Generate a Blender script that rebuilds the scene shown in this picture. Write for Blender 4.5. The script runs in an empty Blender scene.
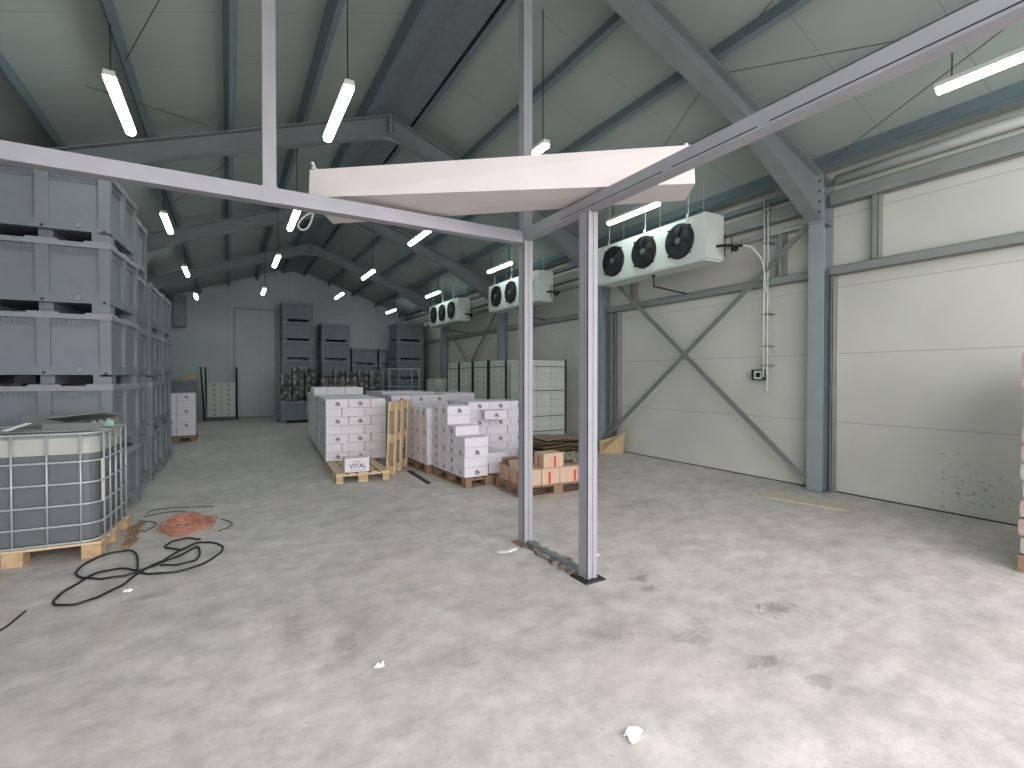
import bpy, bmesh, math, random
from mathutils import Vector, Matrix, Euler
random.seed(7)
SC = bpy.context.scene
COL = SC.collection
R = math.radians
PI = math.pi

# ------------------------------------------------------------------ materials
MATS = {}
def srgb(c):
    return tuple(((v/255)/12.92 if v/255 <= .04045 else ((v/255+.055)/1.055)**2.4) for v in c) + (1,)

def mat(name, col, rough=.6, metal=0., var=.12, scale=6., bump=0., bscale=40., col2=None, stretch=(1, 1, 1), spec=.5, alpha=1., trans=0.):
    if name in MATS: return MATS[name]
    m = bpy.data.materials.new(name); m.use_nodes = True
    nt = m.node_tree; nt.nodes.clear(); N = nt.nodes.new; L = nt.links.new
    out = N('ShaderNodeOutputMaterial'); b = N('ShaderNodeBsdfPrincipled')
    L(b.outputs[0], out.inputs[0])
    b.inputs['Roughness'].default_value = rough; b.inputs['Metallic'].default_value = metal
    b.inputs['Specular IOR Level'].default_value = spec; b.inputs['Alpha'].default_value = alpha
    b.inputs['Transmission Weight'].default_value = trans
    c = srgb(col); c2 = srgb(col2) if col2 else tuple(x*(1-var) for x in c[:3]) + (1,)
    tc = N('ShaderNodeTexCoord'); mp = N('ShaderNodeMapping'); mp.inputs['Scale'].default_value = stretch
    L(tc.outputs['Object'], mp.inputs[0])
    n = N('ShaderNodeTexNoise'); n.inputs['Scale'].default_value = scale; n.inputs['Detail'].default_value = 6
    L(mp.outputs[0], n.inputs['Vector'])
    r = N('ShaderNodeValToRGB'); r.color_ramp.elements[0].position = .35 if name[:8] != 'dark_wra' else .42; r.color_ramp.elements[1].position = .65 if name[:8] != 'dark_wra' else .46
    r.color_ramp.elements[0].color = c2; r.color_ramp.elements[1].color = c
    L(n.outputs['Fac'], r.inputs[0]); L(r.outputs[0], b.inputs['Base Color'])
    if bump:
        n2 = N('ShaderNodeTexNoise'); n2.inputs['Scale'].default_value = bscale
        L(mp.outputs[0], n2.inputs['Vector'])
        bp = N('ShaderNodeBump'); bp.inputs['Strength'].default_value = bump; bp.inputs['Distance'].default_value = .01
        L(n2.outputs['Fac'], bp.inputs['Height']); L(bp.outputs[0], b.inputs['Normal'])
    MATS[name] = m
    return m

def emit(name, col, s):
    m = bpy.data.materials.new(name); m.use_nodes = True
    nt = m.node_tree; nt.nodes.clear()
    o = nt.nodes.new('ShaderNodeOutputMaterial'); e = nt.nodes.new('ShaderNodeEmission')
    e.inputs[0].default_value = srgb(col); e.inputs[1].default_value = s
    nt.links.new(e.outputs[0], o.inputs[0]); return m

def mat_floor():
    m = bpy.data.materials.new('dusty_concrete'); m.use_nodes = True
    nt = m.node_tree; nt.nodes.clear(); N = nt.nodes.new; L = nt.links.new
    out = N('ShaderNodeOutputMaterial'); b = N('ShaderNodeBsdfPrincipled'); L(b.outputs[0], out.inputs[0])
    b.inputs['Roughness'].default_value = .62; b.inputs['Specular IOR Level'].default_value = .35
    geo = N('ShaderNodeNewGeometry')
    def noise(s, d=6, rgh=.55, st=None, dist=0.):
        n = N('ShaderNodeTexNoise'); n.inputs['Scale'].default_value = s; n.inputs['Detail'].default_value = d
        n.inputs['Roughness'].default_value = rgh; n.inputs['Distortion'].default_value = dist
        if st:
            mp = N('ShaderNodeMapping'); mp.inputs['Scale'].default_value = st
            L(geo.outputs['Position'], mp.inputs[0]); L(mp.outputs[0], n.inputs['Vector'])
        else: L(geo.outputs['Position'], n.inputs['Vector'])
        return n
    def ramp(src, p0, c0, p1, c1):
        r = N('ShaderNodeValToRGB'); r.color_ramp.elements[0].position = p0; r.color_ramp.elements[1].position = p1
        r.color_ramp.elements[0].color = c0; r.color_ramp.elements[1].color = c1
        L(src, r.inputs[0]); return r.outputs[0]
    def mix(a, bb, f, mode='MIX'):
        x = N('ShaderNodeMix'); x.data_type = 'RGBA'; x.blend_type = mode
        for s, i in ((a, 6), (bb, 7)):
            if isinstance(s, tuple): x.inputs[i].default_value = s
            else: L(s, x.inputs[i])
        if isinstance(f, float): x.inputs[0].default_value = f
        else: L(f, x.inputs[0])
        return x.outputs[2]
    base = ramp(noise(.55, 8, .6).outputs['Fac'], .35, srgb((194, 190, 186)), .66, srgb((214, 210, 207)))
    fine = ramp(noise(4.5, 10, .78).outputs['Fac'], .38, (.72, .71, .70, 1), .58, (1.04, 1.03, 1.02, 1))
    c = mix(base, fine, .8, 'MULTIPLY')
    c = mix(c, ramp(noise(2.2, 6, .65, (1, 2.2, 1)).outputs['Fac'], .4, (.84, .84, .83, 1), .6, (1.02, 1.01, 1, 1)), .8, 'MULTIPLY')
    c = mix(c, srgb((212, 194, 192)), ramp(noise(.8, 4, .5, (1.3, 1, 1)).outputs['Fac'], .55, (0, 0, 0, 1), .75, (.5, .5, .5, 1)))
    c = mix(c, srgb((184, 175, 158)), ramp(noise(1.1, 6, .6, (1, .7, 1), 1.).outputs['Fac'], .58, (0, 0, 0, 1), .75, (.45, .45, .45, 1)))
    speck = ramp(noise(28, 4, .6).outputs['Fac'], .29, (.55, .55, .55, 1), .36, (1, 1, 1, 1))
    c = mix(c, speck, .6, 'MULTIPLY')
    # wet or oily patches: each sits at its own spot on the slab
    wob = noise(9, 7, .8, (1, 1.6, 1))
    for x, y, rx, ry, s in ((2.86, 2.88, .10, .06, .55), (2.78, 2.69, .09, .05, .5), (3.3, 2.02, .17, .10, .6), (2.65, 1.66, .12, .08, .5),
                            (2.72, 1.42, .14, .06, .35), (.61, 3.1, .1, .12, .3), (2.1, 2.38, .2, .12, .25), (2.5, 2.05, .16, .1, .28),
                            (-.55, 4.45, .16, .05, .28), (.35, 3.4, .12, .25, .22), (1.2, 2.6, .2, .15, .18), (4.0, 2.6, .3, .12, .2),
                            (1.9, 5.8, .5, .12, .22), (4.6, 4.6, .5, .16, .2), (.3, 20.0, .3, .4, .4), (1.4, 8.4, .8, .3, .2)):
        sb = N('ShaderNodeVectorMath'); sb.operation = 'SUBTRACT'; L(geo.outputs['Position'], sb.inputs[0]); sb.inputs[1].default_value = (x, y, 0)
        dv = N('ShaderNodeVectorMath'); dv.operation = 'MULTIPLY'; L(sb.outputs[0], dv.inputs[0]); dv.inputs[1].default_value = (1/rx, 1/ry, 0)
        ln = N('ShaderNodeVectorMath'); ln.operation = 'LENGTH'; L(dv.outputs[0], ln.inputs[0])
        ad = N('ShaderNodeMath'); ad.operation = 'MULTIPLY_ADD'; L(wob.outputs['Fac'], ad.inputs[0]); ad.inputs[1].default_value = 4.6; L(ln.outputs['Value'], ad.inputs[2])
        mk = N('ShaderNodeMapRange'); L(ad.outputs[0], mk.inputs[0]); mk.inputs[1].default_value = 2.75; mk.inputs[2].default_value = 3.35
        mk.inputs[3].default_value = s; mk.inputs[4].default_value = 0
        c = mix(c, srgb((96, 98, 98)), mk.outputs[0])
    L(c, b.inputs['Base Color'])
    bn = noise(60, 6, .7); bp = N('ShaderNodeBump'); bp.inputs['Strength'].default_value = .25; bp.inputs['Distance'].default_value = .01
    L(bn.outputs['Fac'], bp.inputs['Height']); L(bp.outputs[0], b.inputs['Normal'])
    return m

def mat_panel(name, col, joints, axis, rough=.45, dirt=None, ribs=None):
    """coated sandwich panel: thin dark joints at the given coordinates along one axis"""
    m = bpy.data.materials.new(name); m.use_nodes = True
    nt = m.node_tree; nt.nodes.clear(); N = nt.nodes.new; L = nt.links.new
    out = N('ShaderNodeOutputMaterial'); b = N('ShaderNodeBsdfPrincipled'); L(b.outputs[0], out.inputs[0])
    b.inputs['Roughness'].default_value = rough; b.inputs['Specular IOR Level'].default_value = .4
    geo = N('ShaderNodeNewGeometry'); sp = N('ShaderNodeSeparateXYZ'); L(geo.outputs['Position'], sp.inputs[0])
    n = N('ShaderNodeTexNoise'); n.inputs['Scale'].default_value = .9; n.inputs['Detail'].default_value = 6; L(geo.outputs['Position'], n.inputs['Vector'])
    r = N('ShaderNodeValToRGB'); c = srgb(col); r.color_ramp.elements[0].color = tuple(x*.9 for x in c[:3])+(1,); r.color_ramp.elements[1].color = c
    r.color_ramp.elements[0].position = .35; r.color_ramp.elements[1].position = .6
    L(n.outputs['Fac'], r.inputs[0]); cur = r.outputs[0]
    def M(op, a, bb=None):
        x = N('ShaderNodeMath'); x.operation = op
        for i, s in enumerate((a, bb)):
            if s is None: continue
            if isinstance(s, (int, float)): x.inputs[i].default_value = s
            else: L(s, x.inputs[i])
        return x.outputs[0]
    co = sp.outputs[axis]; tot = None
    if isinstance(joints, float):   # period
        pp = M('PINGPONG', co, joints/2); tot = M('LESS_THAN', pp, .006)
    else:
        for j in joints:
            t = M('LESS_THAN', M('ABSOLUTE', M('SUBTRACT', co, j)), .007)
            tot = t if tot is None else M('MAXIMUM', tot, t)
    x = N('ShaderNodeMix'); x.data_type = 'RGBA'; L(M('MULTIPLY', tot, .32), x.inputs[0]); L(cur, x.inputs[6]); x.inputs[7].default_value = srgb((70, 72, 68)); cur = x.outputs[2]
    if dirt:
        (y, z, ry, rz) = dirt
        sb = N('ShaderNodeVectorMath'); sb.operation = 'SUBTRACT'; L(geo.outputs['Position'], sb.inputs[0]); sb.inputs[1].default_value = (0, y, z)
        dv = N('ShaderNodeVectorMath'); dv.operation = 'MULTIPLY'; L(sb.outputs[0], dv.inputs[0]); dv.inputs[1].default_value = (0, 1/ry, 1/rz)
        ln = N('ShaderNodeVectorMath'); ln.operation = 'LENGTH'; L(dv.outputs[0], ln.inputs[0])
        wn = N('ShaderNodeTexNoise'); wn.inputs['Scale'].default_value = 22; wn.inputs['Detail'].default_value = 5; wn.inputs['Roughness'].default_value = .7
        L(geo.outputs['Position'], wn.inputs['Vector'])
        thr = M('MULTIPLY_ADD', ln.outputs['Value'], .09)
        nt.nodes[-1].inputs[2].default_value = .565
        hit = M('GREATER_THAN', wn.outputs['Fac'], thr)
        x = N('ShaderNodeMix'); x.data_type = 'RGBA'; L(M('MULTIPLY', hit, .6), x.inputs[0]); L(cur, x.inputs[6]); x.inputs[7].default_value = srgb((92, 80, 72)); cur = x.outputs[2]
    L(cur, b.inputs['Base Color'])
    if ribs:
        w = M('SINE', M('MULTIPLY', sp.outputs[ribs[0]], ribs[1]))
        bp = N('ShaderNodeBump'); bp.inputs['Strength'].default_value = ribs[2]; bp.inputs['Distance'].default_value = .01
        L(w, bp.inputs['Height']); L(bp.outputs[0], b.inputs['Normal'])
    return m

STEEL = mat('painted_blue_grey_steel', (146, 158, 162), .5, .0, .12, 3, .05)
STEELD = mat('painted_steel_rafter', (126, 134, 136), .55, .0, .12, 3)
RAILM = mat('grey_rail_steel', (142, 146, 142), .5, .1, .12, 5)
GALV = mat('galvanised_sheet', (186, 194, 190), .4, .2, .15, 14)
GALVD = mat('dull_galvanised_sheet', (126, 138, 140), .5, .3, .15, 8)
PART = mat('pale_grey_profile', (152, 152, 158), .45, .1, .08, 5)
DARKM = mat('dark_steel', (52, 54, 56), .5, .4, .2, 10)
CRATE = mat('grey_crate_plastic', (124, 133, 138), .5, 0, .10, 4, .04, 30)
CRATER = mat('grey_crate_rim_plastic', (146, 152, 156), .5, 0, .08, 5)
WOOD = mat('pallet_pine', (218, 196, 162), .75, 0, .22, 5, .2, 30, stretch=(8, 1, 8))
WOODO = mat('weathered_pallet_wood', (150, 122, 100), .8, 0, .3, 5, .2, 30, stretch=(8, 1, 8))
BLOCK = mat('pallet_block_wood', (200, 170, 132), .8, 0, .25, 12, .2, 60)
WHITEC = mat('white_printed_carton', (224, 220, 226), .6, 0, .05, 4)
COOLC = mat('cool_white_carton', (204, 210, 202), .6, 0, .08, 4)
INK = mat('black_carton_ink', (34, 34, 40), .7, 0, .2, 30)
BROWN = mat('brown_cardboard', (204, 176, 152), .8, 0, .10, 7, .1, 50)
BROWND = mat('inner_cardboard', (150, 128, 112), .85, 0, .12, 7)
RED = mat('red_tape', (205, 42, 34), .5, 0, .1, 12)
EVAP = mat('white_coated_housing', (210, 220, 214), .35, 0, .04, 3)
FANB = mat('black_fan_plastic', (16, 18, 20), .45, 0, .2, 10)
WHITEP = mat('white_panel_skin', (212, 204, 202), .45, 0, .05, 3)
GREYB = mat('dark_grey_sheet', (84, 96, 104), .55, 0, .1, 3)
TRANS = mat('milky_tank_plastic', (170, 176, 174), .35, 0, .05, 3, alpha=.25)
LIQ = mat('dark_liquid', (76, 84, 90), .25, 0, .12, 2)
CAGE = mat('zinc_cage_tube', (186, 192, 194), .4, .35, .1, 9)
RUBBER = mat('black_hose_rubber', (30, 32, 34), .5, 0, .2, 12)
ORANGE = mat('orange_cable_sheath', (200, 134, 110), .55, 0, .15, 12)
GREYCAB = mat('olive_grey_cable', (98, 96, 84), .6, 0, .2, 12)
PIPE = mat('white_conduit_plastic', (214, 216, 210), .4, 0, .06, 9)
COPPER = mat('black_insulated_pipe', (36, 34, 32), .7, 0, .2, 20)
PAPER = mat('white_paper', (236, 236, 232), .7, 0, .05, 20)
WRAP = mat('dark_wrapped_print', (52, 56, 58), .35, 0, 0, 9, .1, 20, col2=(150, 148, 140))
STRAP = mat('dark_green_corner_strap', (42, 58, 58), .6, 0, .1, 9)
MINT = mat('pale_mint_plastic', (176, 206, 194), .4, 0, .1, 9)
LAMP = emit('lit_tube', (242, 255, 251), 21)
FLOORM = mat_floor()
WALLR = mat_panel('white_sandwich_panel', (202, 203, 194), [.99, 1.95, 2.88, 3.87], 2, dirt=(2.15, .28, .62, .42))
WALLB = mat_panel('back_sandwich_panel', (186, 198, 198), 1.15, 0)
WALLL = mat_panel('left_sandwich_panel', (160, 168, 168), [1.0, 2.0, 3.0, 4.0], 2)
ROOFM = mat_panel('roof_sandwich_panel', (158, 168, 164), 1.0, 1, ribs=(1, 60., .03))
YARD = mat('yard_concrete', (168, 166, 160), .8, 0, .1, 1)

# ------------------------------------------------------------------ mesh helpers
class MB:
    def __init__(s): s.v = []; s.f = []
    def add(s, vs, fs):
        o = len(s.v); s.v += [tuple(v) for v in vs]; s.f += [tuple(i+o for i in f) for f in fs]; return s
    def box(s, x0, x1, y0, y1, z0, z1, M=None):
        vs = [Vector((x, y, z)) for z in (z0, z1) for x, y in ((x0, y0), (x1, y0), (x1, y1), (x0, y1))]
        if M is not None: vs = [M @ v for v in vs]
        return s.add(vs, [(3, 2, 1, 0), (4, 5, 6, 7), (0, 1, 5, 4), (1, 2, 6, 5), (2, 3, 7, 6), (3, 0, 4, 7)])
    def prism(s, prof, a, b, fn):
        """prof: list of 2D points (counter-clockwise), extruded from a to b; fn(p,t) -> 3D"""
        n = len(prof)
        vs = [fn(p, a) for p in prof] + [fn(p, b) for p in prof]
        fs = [tuple(range(n-1, -1, -1)), tuple(range(n, 2*n))] + [(i, (i+1) % n, n+(i+1) % n, n+i) for i in range(n)]
        return s.add(vs, fs)
    def tube(s, pts, r, n=8, closed=False):
        pts = [Vector(p) for p in pts]; k = len(pts); rings = []
        up = None
        for i, p in enumerate(pts):
            a = pts[(i-1) % k] if (i > 0 or closed) else p
            b = pts[(i+1) % k] if (i < k-1 or closed) else p
            d = (b-a)
            if d.length < 1e-9: d = Vector((0, 0, 1))
            d.normalize()
            if up is None: up = Vector((0, 0, 1)) if abs(d.z) < .9 else Vector((1, 0, 0))
            u = d.cross(up)
            if u.length < 1e-4: u = d.cross(Vector((1, .3, 0)))
            u.normalize(); w = u.cross(d).normalized(); up = w
            rings.append([p + (u*math.cos(2*PI*j/n) + w*math.sin(2*PI*j/n))*r for j in range(n)])
        vs = [v for rg in rings for v in rg]; fs = []
        m = k if closed else k-1
        for i in range(m):
            for j in range(n):
                a = i*n+j; b = i*n+(j+1) % n; c = ((i+1) % k)*n+(j+1) % n; d = ((i+1) % k)*n+j
                fs.append((a, b, c, d))
        if not closed: fs += [tuple(range(n-1, -1, -1)), tuple((k-1)*n+j for j in range(n))]
        return s.add(vs, fs)
    def cyl(s, c, axis, r0, r1, h, n=24):
        c = Vector(c); ax = Vector(axis).normalized()
        u = ax.orthogonal().normalized(); w = ax.cross(u)
        vs = [c + (u*math.cos(2*PI*j/n)+w*math.sin(2*PI*j/n))*r0 for j in range(n)] + [c+ax*h + (u*math.cos(2*PI*j/n)+w*math.sin(2*PI*j/n))*r1 for j in range(n)]
        return s.add(vs, [tuple(range(n-1, -1, -1)), tuple(range(n, 2*n))] + [(j, (j+1) % n, n+(j+1) % n, n+j) for j in range(n)])
    def mesh(s, name, m, bevel=0., smooth=False):
        me = bpy.data.meshes.new(name); me.from_pydata(s.v, [], s.f); me.materials.append(m)
        bm = bmesh.new(); bm.from_mesh(me)
        bmesh.ops.recalc_face_normals(bm, faces=bm.faces)
        if bevel: bmesh.ops.bevel(bm, geom=[e for e in bm.edges if e.calc_length() > bevel*2.5], offset=bevel, segments=2, affect='EDGES', profile=.7)
        if smooth:
            for f in bm.faces: f.smooth = True
        bm.to_mesh(me); bm.free(); return me
    def obj(s, name, m, parent=None, bevel=0., smooth=False, label=None):
        o = bpy.data.objects.new(name, s.mesh(name, m, bevel, smooth)); COL.objects.link(o)
        if parent: o.parent = parent
        if label: o['label'] = label
        return o

def tag(o, label, cat, group=None, kind=None):
    o['label'] = label; o['category'] = cat
    if group: o['group'] = group
    if kind: o['kind'] = kind
    return o
def thing(name, label, cat, loc=(0, 0, 0), rz=0., group=None):
    o = bpy.data.objects.new(name, None); o.empty_display_size = .1; COL.objects.link(o)
    o.location = loc; o.rotation_euler = (0, 0, rz)
    return tag(o, label, cat, group)
def struct(o, label=None):
    o['kind'] = 'structure'
    if label: o['label'] = label
    return o
KIDS = {}
def kids(o): return [c for c in COL.objects if c.parent is o]
def dup(o, loc=None, rz=None, label=None, group=None, parent=None, skip=()):
    key = o.name
    if key not in KIDS: KIDS[key] = kids(o)
    r = o.copy(); COL.objects.link(r)
    if parent is not None: r.parent = parent
    if loc is not None: r.location = loc
    if rz is not None: r.rotation_euler = (0, 0, rz)
    if label: r['label'] = label
    if group: r['group'] = group
    for c in KIDS[key]:
        if c.name.split('.')[0] in skip: continue
        dup(c, parent=r)
    return r

def catmull(pts, n=8, closed=False):
    P = [Vector(p) for p in pts]; k = len(P); out = []
    rng = range(k) if closed else range(k-1)
    for i in rng:
        g = (lambda j: P[j % k]) if closed else (lambda j: P[max(0, min(k-1, j))])
        a, b, c, d = g(i-1), g(i), g(i+1), g(i+2)
        for q in range(n):
            t = q/n
            out.append(.5*((2*b)+(-a+c)*t+(2*a-5*b+4*c-d)*t*t+(-a+3*b-3*c+d)*t**3))
    if not closed: out.append(P[-1])
    return out

# ------------------------------------------------------------------ the hall
XR, XL, YB, YF = 7.42, -2.80, 22.9, -1.9
RX, RZ, SL = 2.45, 6.15, .365
def rz_(x): return RZ - SL*abs(x-RX)      # top of rafters
PH = .19                                    # purlin height

struct(MB().box(-3.2, 8.0, YF, 23.4, -.2, 0).obj('floor', FLOORM))
struct(MB().box(-14, 18, -26, YF, -.22, -.03).obj('ground_outside', YARD))['kind'] = 'structure'
struct(MB().box(XR, XR+.12, YF, YB+.12, 0, rz_(XR)+PH+.12).obj('wall_right', WALLR))
struct(MB().box(XL-.12, XL, YF, YB+.12, 0, rz_(XL)+PH+.12).obj('wall_left', WALLL))
g = MB(); zt = RZ+PH
g.prism([(XL-.1, 0), (XR+.1, 0), (XR+.1, rz_(XR)+PH+.05), (RX, zt+.05), (XL-.1, rz_(XL)+PH+.05)], YB, YB+.12, lambda p, t: (p[0], t, p[1]))
struct(g.obj('wall_back', WALLB))
g = MB()
for sgn, xe in ((1, XR+.3), (-1, XL-.3)):
    z0 = rz_(RX)+PH; z1 = RZ+PH-SL*abs(xe-RX)
    g.prism([(RX, z0), (xe, z1), (xe, z1+.12), (RX, z0+.12)], YF-.3, YB+.2, lambda p, t: (p[0], t, p[1]))
struct(g.obj('ceiling', ROOFM))
# front gable: the goods door on the left is open, solid wall right of it
g = MB()
g.prism([(XL-.1, 4.45), (XR+.1, 4.45), (XR+.1, rz_(XR)+PH+.05), (RX, zt+.05), (XL-.1, rz_(XL)+PH+.05)], YF-.12, YF, lambda p, t: (p[0], t, p[1]))
g.box(6.2, XR+.1, YF-.12, YF, 0, 4.449); g.box(XL-.1, XL+.3, YF-.12, YF, 0, 4.449)
struct(g.obj('wall_front', WALLR))

# thin dark line where the right wall meets the floor
struct(MB().box(XR-.012, XR, YF, YB, 0, .014).obj('wall_foot_line_right', DARKM))

# portal frames
def ibeam_slope(b, xa, xb, da, db, y, wid=.2, tf=.02, tw=.014):
    """rafter whose top follows the roof from xa to xb, depth da..db (vertical)"""
    za, zb = rz_(xa), rz_(xb)
    for o0, o1 in (((0, -tf), (0, -tf)),):
        b.prism([(xa, za), (xa, za-tf), (xb, zb-tf), (xb, zb)], y-wid/2, y+wid/2, lambda p, t: (p[0], t, p[1]))
    b.prism([(xa, za-da+tf), (xa, za-da), (xb, zb-db), (xb, zb-db+tf)], y-wid/2, y+wid/2, lambda p, t: (p[0], t, p[1]))
    b.prism([(xa, za-tf), (xa, za-da+tf), (xb, zb-db+tf), (xb, zb-tf)], y-tw/2, y+tw/2, lambda p, t: (p[0], t, p[1]))
PY = [-.82, 3.83, 8.5, 13.15, 17.8]
names = ['steel portal frame closest to the hall entrance', 'steel portal frame whose column stands near the white control box, nearest rafter in view',
         'second steel portal frame, crossing above the long white panel', 'third steel portal frame from the front, beyond the white panel',
         'farthest steel portal frame before the back wall']
for i, y in enumerate(PY):
    t = thing('steel_portal_frame', names[i], 'steel frame', (0, y, 0), group='steel portal frames')
    if i == 0: t['label'] = 'steel portal frame closest to the hall entrance, over the camera'
    for sg in (1, -1):
        xc0, xc1 = (7.15, 7.40) if sg > 0 else (-2.53, -2.78); hd = .66 if sg > 0 else .48
        a, c = min(xc0, xc1), max(xc0, xc1); ztop = rz_(xc0)-.0
        b = MB(); tf = .016
        b.box(a, a+tf, -.105, .105, .02, ztop-.3 if sg > 0 else rz_(a)-.03)
        b.box(c-tf, c, -.105, .105, .02, rz_(c)-.03 if sg > 0 else ztop-.3)
        b.box(a+tf, c-tf, -.006, .006, .02, min(rz_(a), rz_(c))-.05)
        b.obj('column', STEEL, t)
        MB().box(a-.03, c+.0, -.13, .13, 0, .02).obj('base_plate', STEELD, t)
        x1 = RX+sg*(5.45-RX)
        b = MB(); ibeam_slope(b, RX+sg*.0, x1, .34, .29, 0)
        b.obj('rafter', STEELD, t)
        b = MB(); ibeam_slope(b, x1, xc0, .29, hd, 0, .2); ibeam_slope(b, xc0, xc1, hd, hd-.06, 0, .2)
        b.obj('haunch', STEELD, t)
        b = MB(); xs = xc0 - sg*.012
        b.box(min(xs, xs-sg*.024), max(xs, xs-sg*.024), -.1, .1, rz_(xc0)-hd, rz_(xc0)-.01)
        b.obj('end_plate', STEEL, t)
        b = MB()
        for zz in (.1, .24, .38, .52):
            for yy in (-.06, .06):
                b.cyl((xs-sg*.024, yy, rz_(xc0)-zz), (-sg, 0, 0), .014, .014, .012, 8)
        for zz in (.08, .16, .24, .31):
            for yy in (-.06, .06): b.cyl((RX+sg*.05, yy, RZ-zz-.03), (sg, 0, 0), .013, .013, .012, 8)
        b.obj('bolts', DARKM, t)
    b = MB(); b.box(RX-.02, RX+.02, -.1, .1, RZ-.36, RZ-.02); b.box(RX-.3, RX+.3, -.012, .012, RZ-.42, RZ-.2)
    b.obj('ridge_splice', STEELD, t)

# purlins: channel section riding on the rafters, web upright
PURL = mat('blue_grey_purlin_paint', (112, 128, 136), .5, .1, .12, 6)
def purlin(x, label, h=PH, w=.075):
    sg = 1 if x > RX else -1
    a = math.atan(SL)*(-sg)
    M = Matrix.Translation((x, 0, rz_(x))) @ Matrix.Rotation(-a, 4, 'Y')
    b = MB(); t = .006
    sg = 1
    b.box(-t/2, t/2, YF, YB, .002, h-.004, M)
    b.box(-t/2 if sg > 0 else -w, w if sg > 0 else t/2, YF, YB, .002, .002+t, M)
    b.box(-w if sg > 0 else -t/2, t/2 if sg > 0 else w, YF, YB, h-.004-t, h-.004, M)
    b.box(w-t if sg > 0 else -w, w if sg > 0 else -w+t, YF, YB, .002, .02, M)
    o = b.obj('roof_purlin', PURL); tag(o, label, 'purlin', 'roof purlins'); return o
for x, l in ((2.84, 'grey roof purlin just right of the ridge'), (3.83, 'second roof purlin right of the ridge'), (4.84, 'third roof purlin right of the ridge'),
             (5.88, 'fourth roof purlin right of the ridge, over the evaporators'), (7.0, 'lowest right roof purlin, along the eave above the right wall'),
             (2.02, 'grey roof purlin just left of the ridge'), (1.05, 'second roof purlin left of the ridge'), (.04, 'third roof purlin left of the ridge, nearly vertical in the photo'),
             (-.93, 'fourth roof purlin left of the ridge, beside the nearest lit lamp'), (-1.86, 'lowest left roof purlin in view, at the top left corner')):
    purlin(x, l)
# ridge flashing
g = MB(); zf = RZ+.03
g.prism([(2.06, rz_(2.06)+.03), (2.06, rz_(2.06)+.015), (RX, RZ+.005), (2.80, rz_(2.8)+.015), (2.80, rz_(2.8)+.03), (RX, RZ+.02)], YF, YB-.01, lambda p, t: (p[0], t, p[1]))
struct(g.obj('trim_1', GALVD))

# roof bracing rods
RODM = mat('grey_bracing_steel', (84, 88, 86), .5, .2, .1, 9)
def rodobj(pts, label, r=.0055, name='bracing_rod'):
    o = MB().tube(pts, r, 6).obj(name, RODM); return tag(o, label, 'bracing rod', 'roof bracing rods')
def rp(x, y): return (x, y, rz_(x)-.03)
for (x0, y0, x1, y1, l) in ((5.06, 3.72, 6.75, .1, 'thin roof bracing rod running right from the nearest rafter over the pale beam'),
                            (4.78, 3.3, 4.2, 1.6, 'thin roof rod rising from the third right purlin at the top edge'),
                            (5.75, 5.6, 5.02, 3.97, 'thin roof rod behind the nearest rafter, ending over the white panel'),
                            (6.95, 3.6, 6.1, 1.6, 'thin roof rod near the right eave behind the big lit lamp'),
                            (-.9, 6.45, .1, 3.95, 'thin roof rod at upper left, right of the first lit lamp'),
                            (-1.3, 6.9, .0, 8.38, 'thin roof rod crossing beside the first lit lamp'),
                            (-.85, 11.2, .5, 8.65, 'thin roof rod above the pale cross beam behind the second frame'),
                            (3.86, 9.2, 5.9, 12.9, 'thin roof rod over the far evaporators')):
    rodobj([rp(x0, y0), rp(x1, y1)], l)

# right wall girts and rails
def girt(z0, z1, ya, yb, label, m=GALVD, x0=XR-.13, lips=True):
    b = MB(); t = .006
    b.box(x0, x0+t, ya, yb, z0, z1); b.box(x0, XR-.002, ya, yb, z0, z0+t); b.box(x0, XR-.002, ya, yb, z1-t, z1)
    if lips and z1-z0 > .12: b.box(x0-.004, x0, ya, yb, (z0+z1)/2-.02, (z0+z1)/2+.02)
    return tag(b.obj('wall_girt', m), label, 'girt', 'right wall girts')
bays = [(YF, 3.72), (3.94, 8.39), (8.61, 13.04), (13.26, 17.69), (17.91, YB)]
bn = ['in the bay nearest the camera', 'in the bay with the cross bracing', 'in the bay behind the middle evaporator', 'in the bay of the far evaporator', 'in the last bay before the back wall']
for (a, b_), n in zip(bays, bn):
    girt(3.04, 3.16, a, b_, 'middle grey rail along the right wall ' + n, RAILM)
    girt(4.0, 4.2, a, b_, 'upper grey channel along the right wall ' + n, RAILM)
for (a, b_), n in list(zip(bays, bn))[1:]:
    girt(3.80, 3.86, a, b_, 'narrow shiny rail under the upper channel ' + n, GALV)
    girt(4.3, 4.38, a, b_, 'thin top rail under the eave ' + n, GALVD)
b = MB(); b.tube([(XR-.071, -.6, 4.36), (XR-.071, 3.66, 4.36)], .07, 14)
tag(b.obj('eave_tube', PIPE, smooth=True), 'shiny round eave tube above the right wall near the big lit lamp', 'tube')
def jamb(y, z0, z1, label, w=.075):
    b = MB(); t = .006; x0 = XR-.13
    b.box(x0, x0+t, y-w/2, y+w/2, z0, z1); b.box(x0, XR-.002, y-w/2, y-w/2+t, z0, z1); b.box(x0, XR-.002, y+w/2-t, y+w/2, z0, z1)
    return tag(b.obj('wall_stud', RAILM), label, 'stud', 'short wall studs')
jamb(3.17, 3.165, 3.995, 'short upright stud between the two rails right of the big column')
jamb(4.43, 3.165, 3.795, 'short upright stud beside the white conduit, just left of the big column')
jamb(7.6, 3.165, 3.795, 'short upright stud behind the nearest evaporator')
jamb(3.69, 0, 3.035, 'full height dark stud against the right face of the big column', .035)
jamb(8.28, 0, 3.035, 'full height stud beside the second column', .05)
jamb(8.05, 0, 3.035, 'slim full height stud left of the cross bracing foot', .04)
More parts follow.
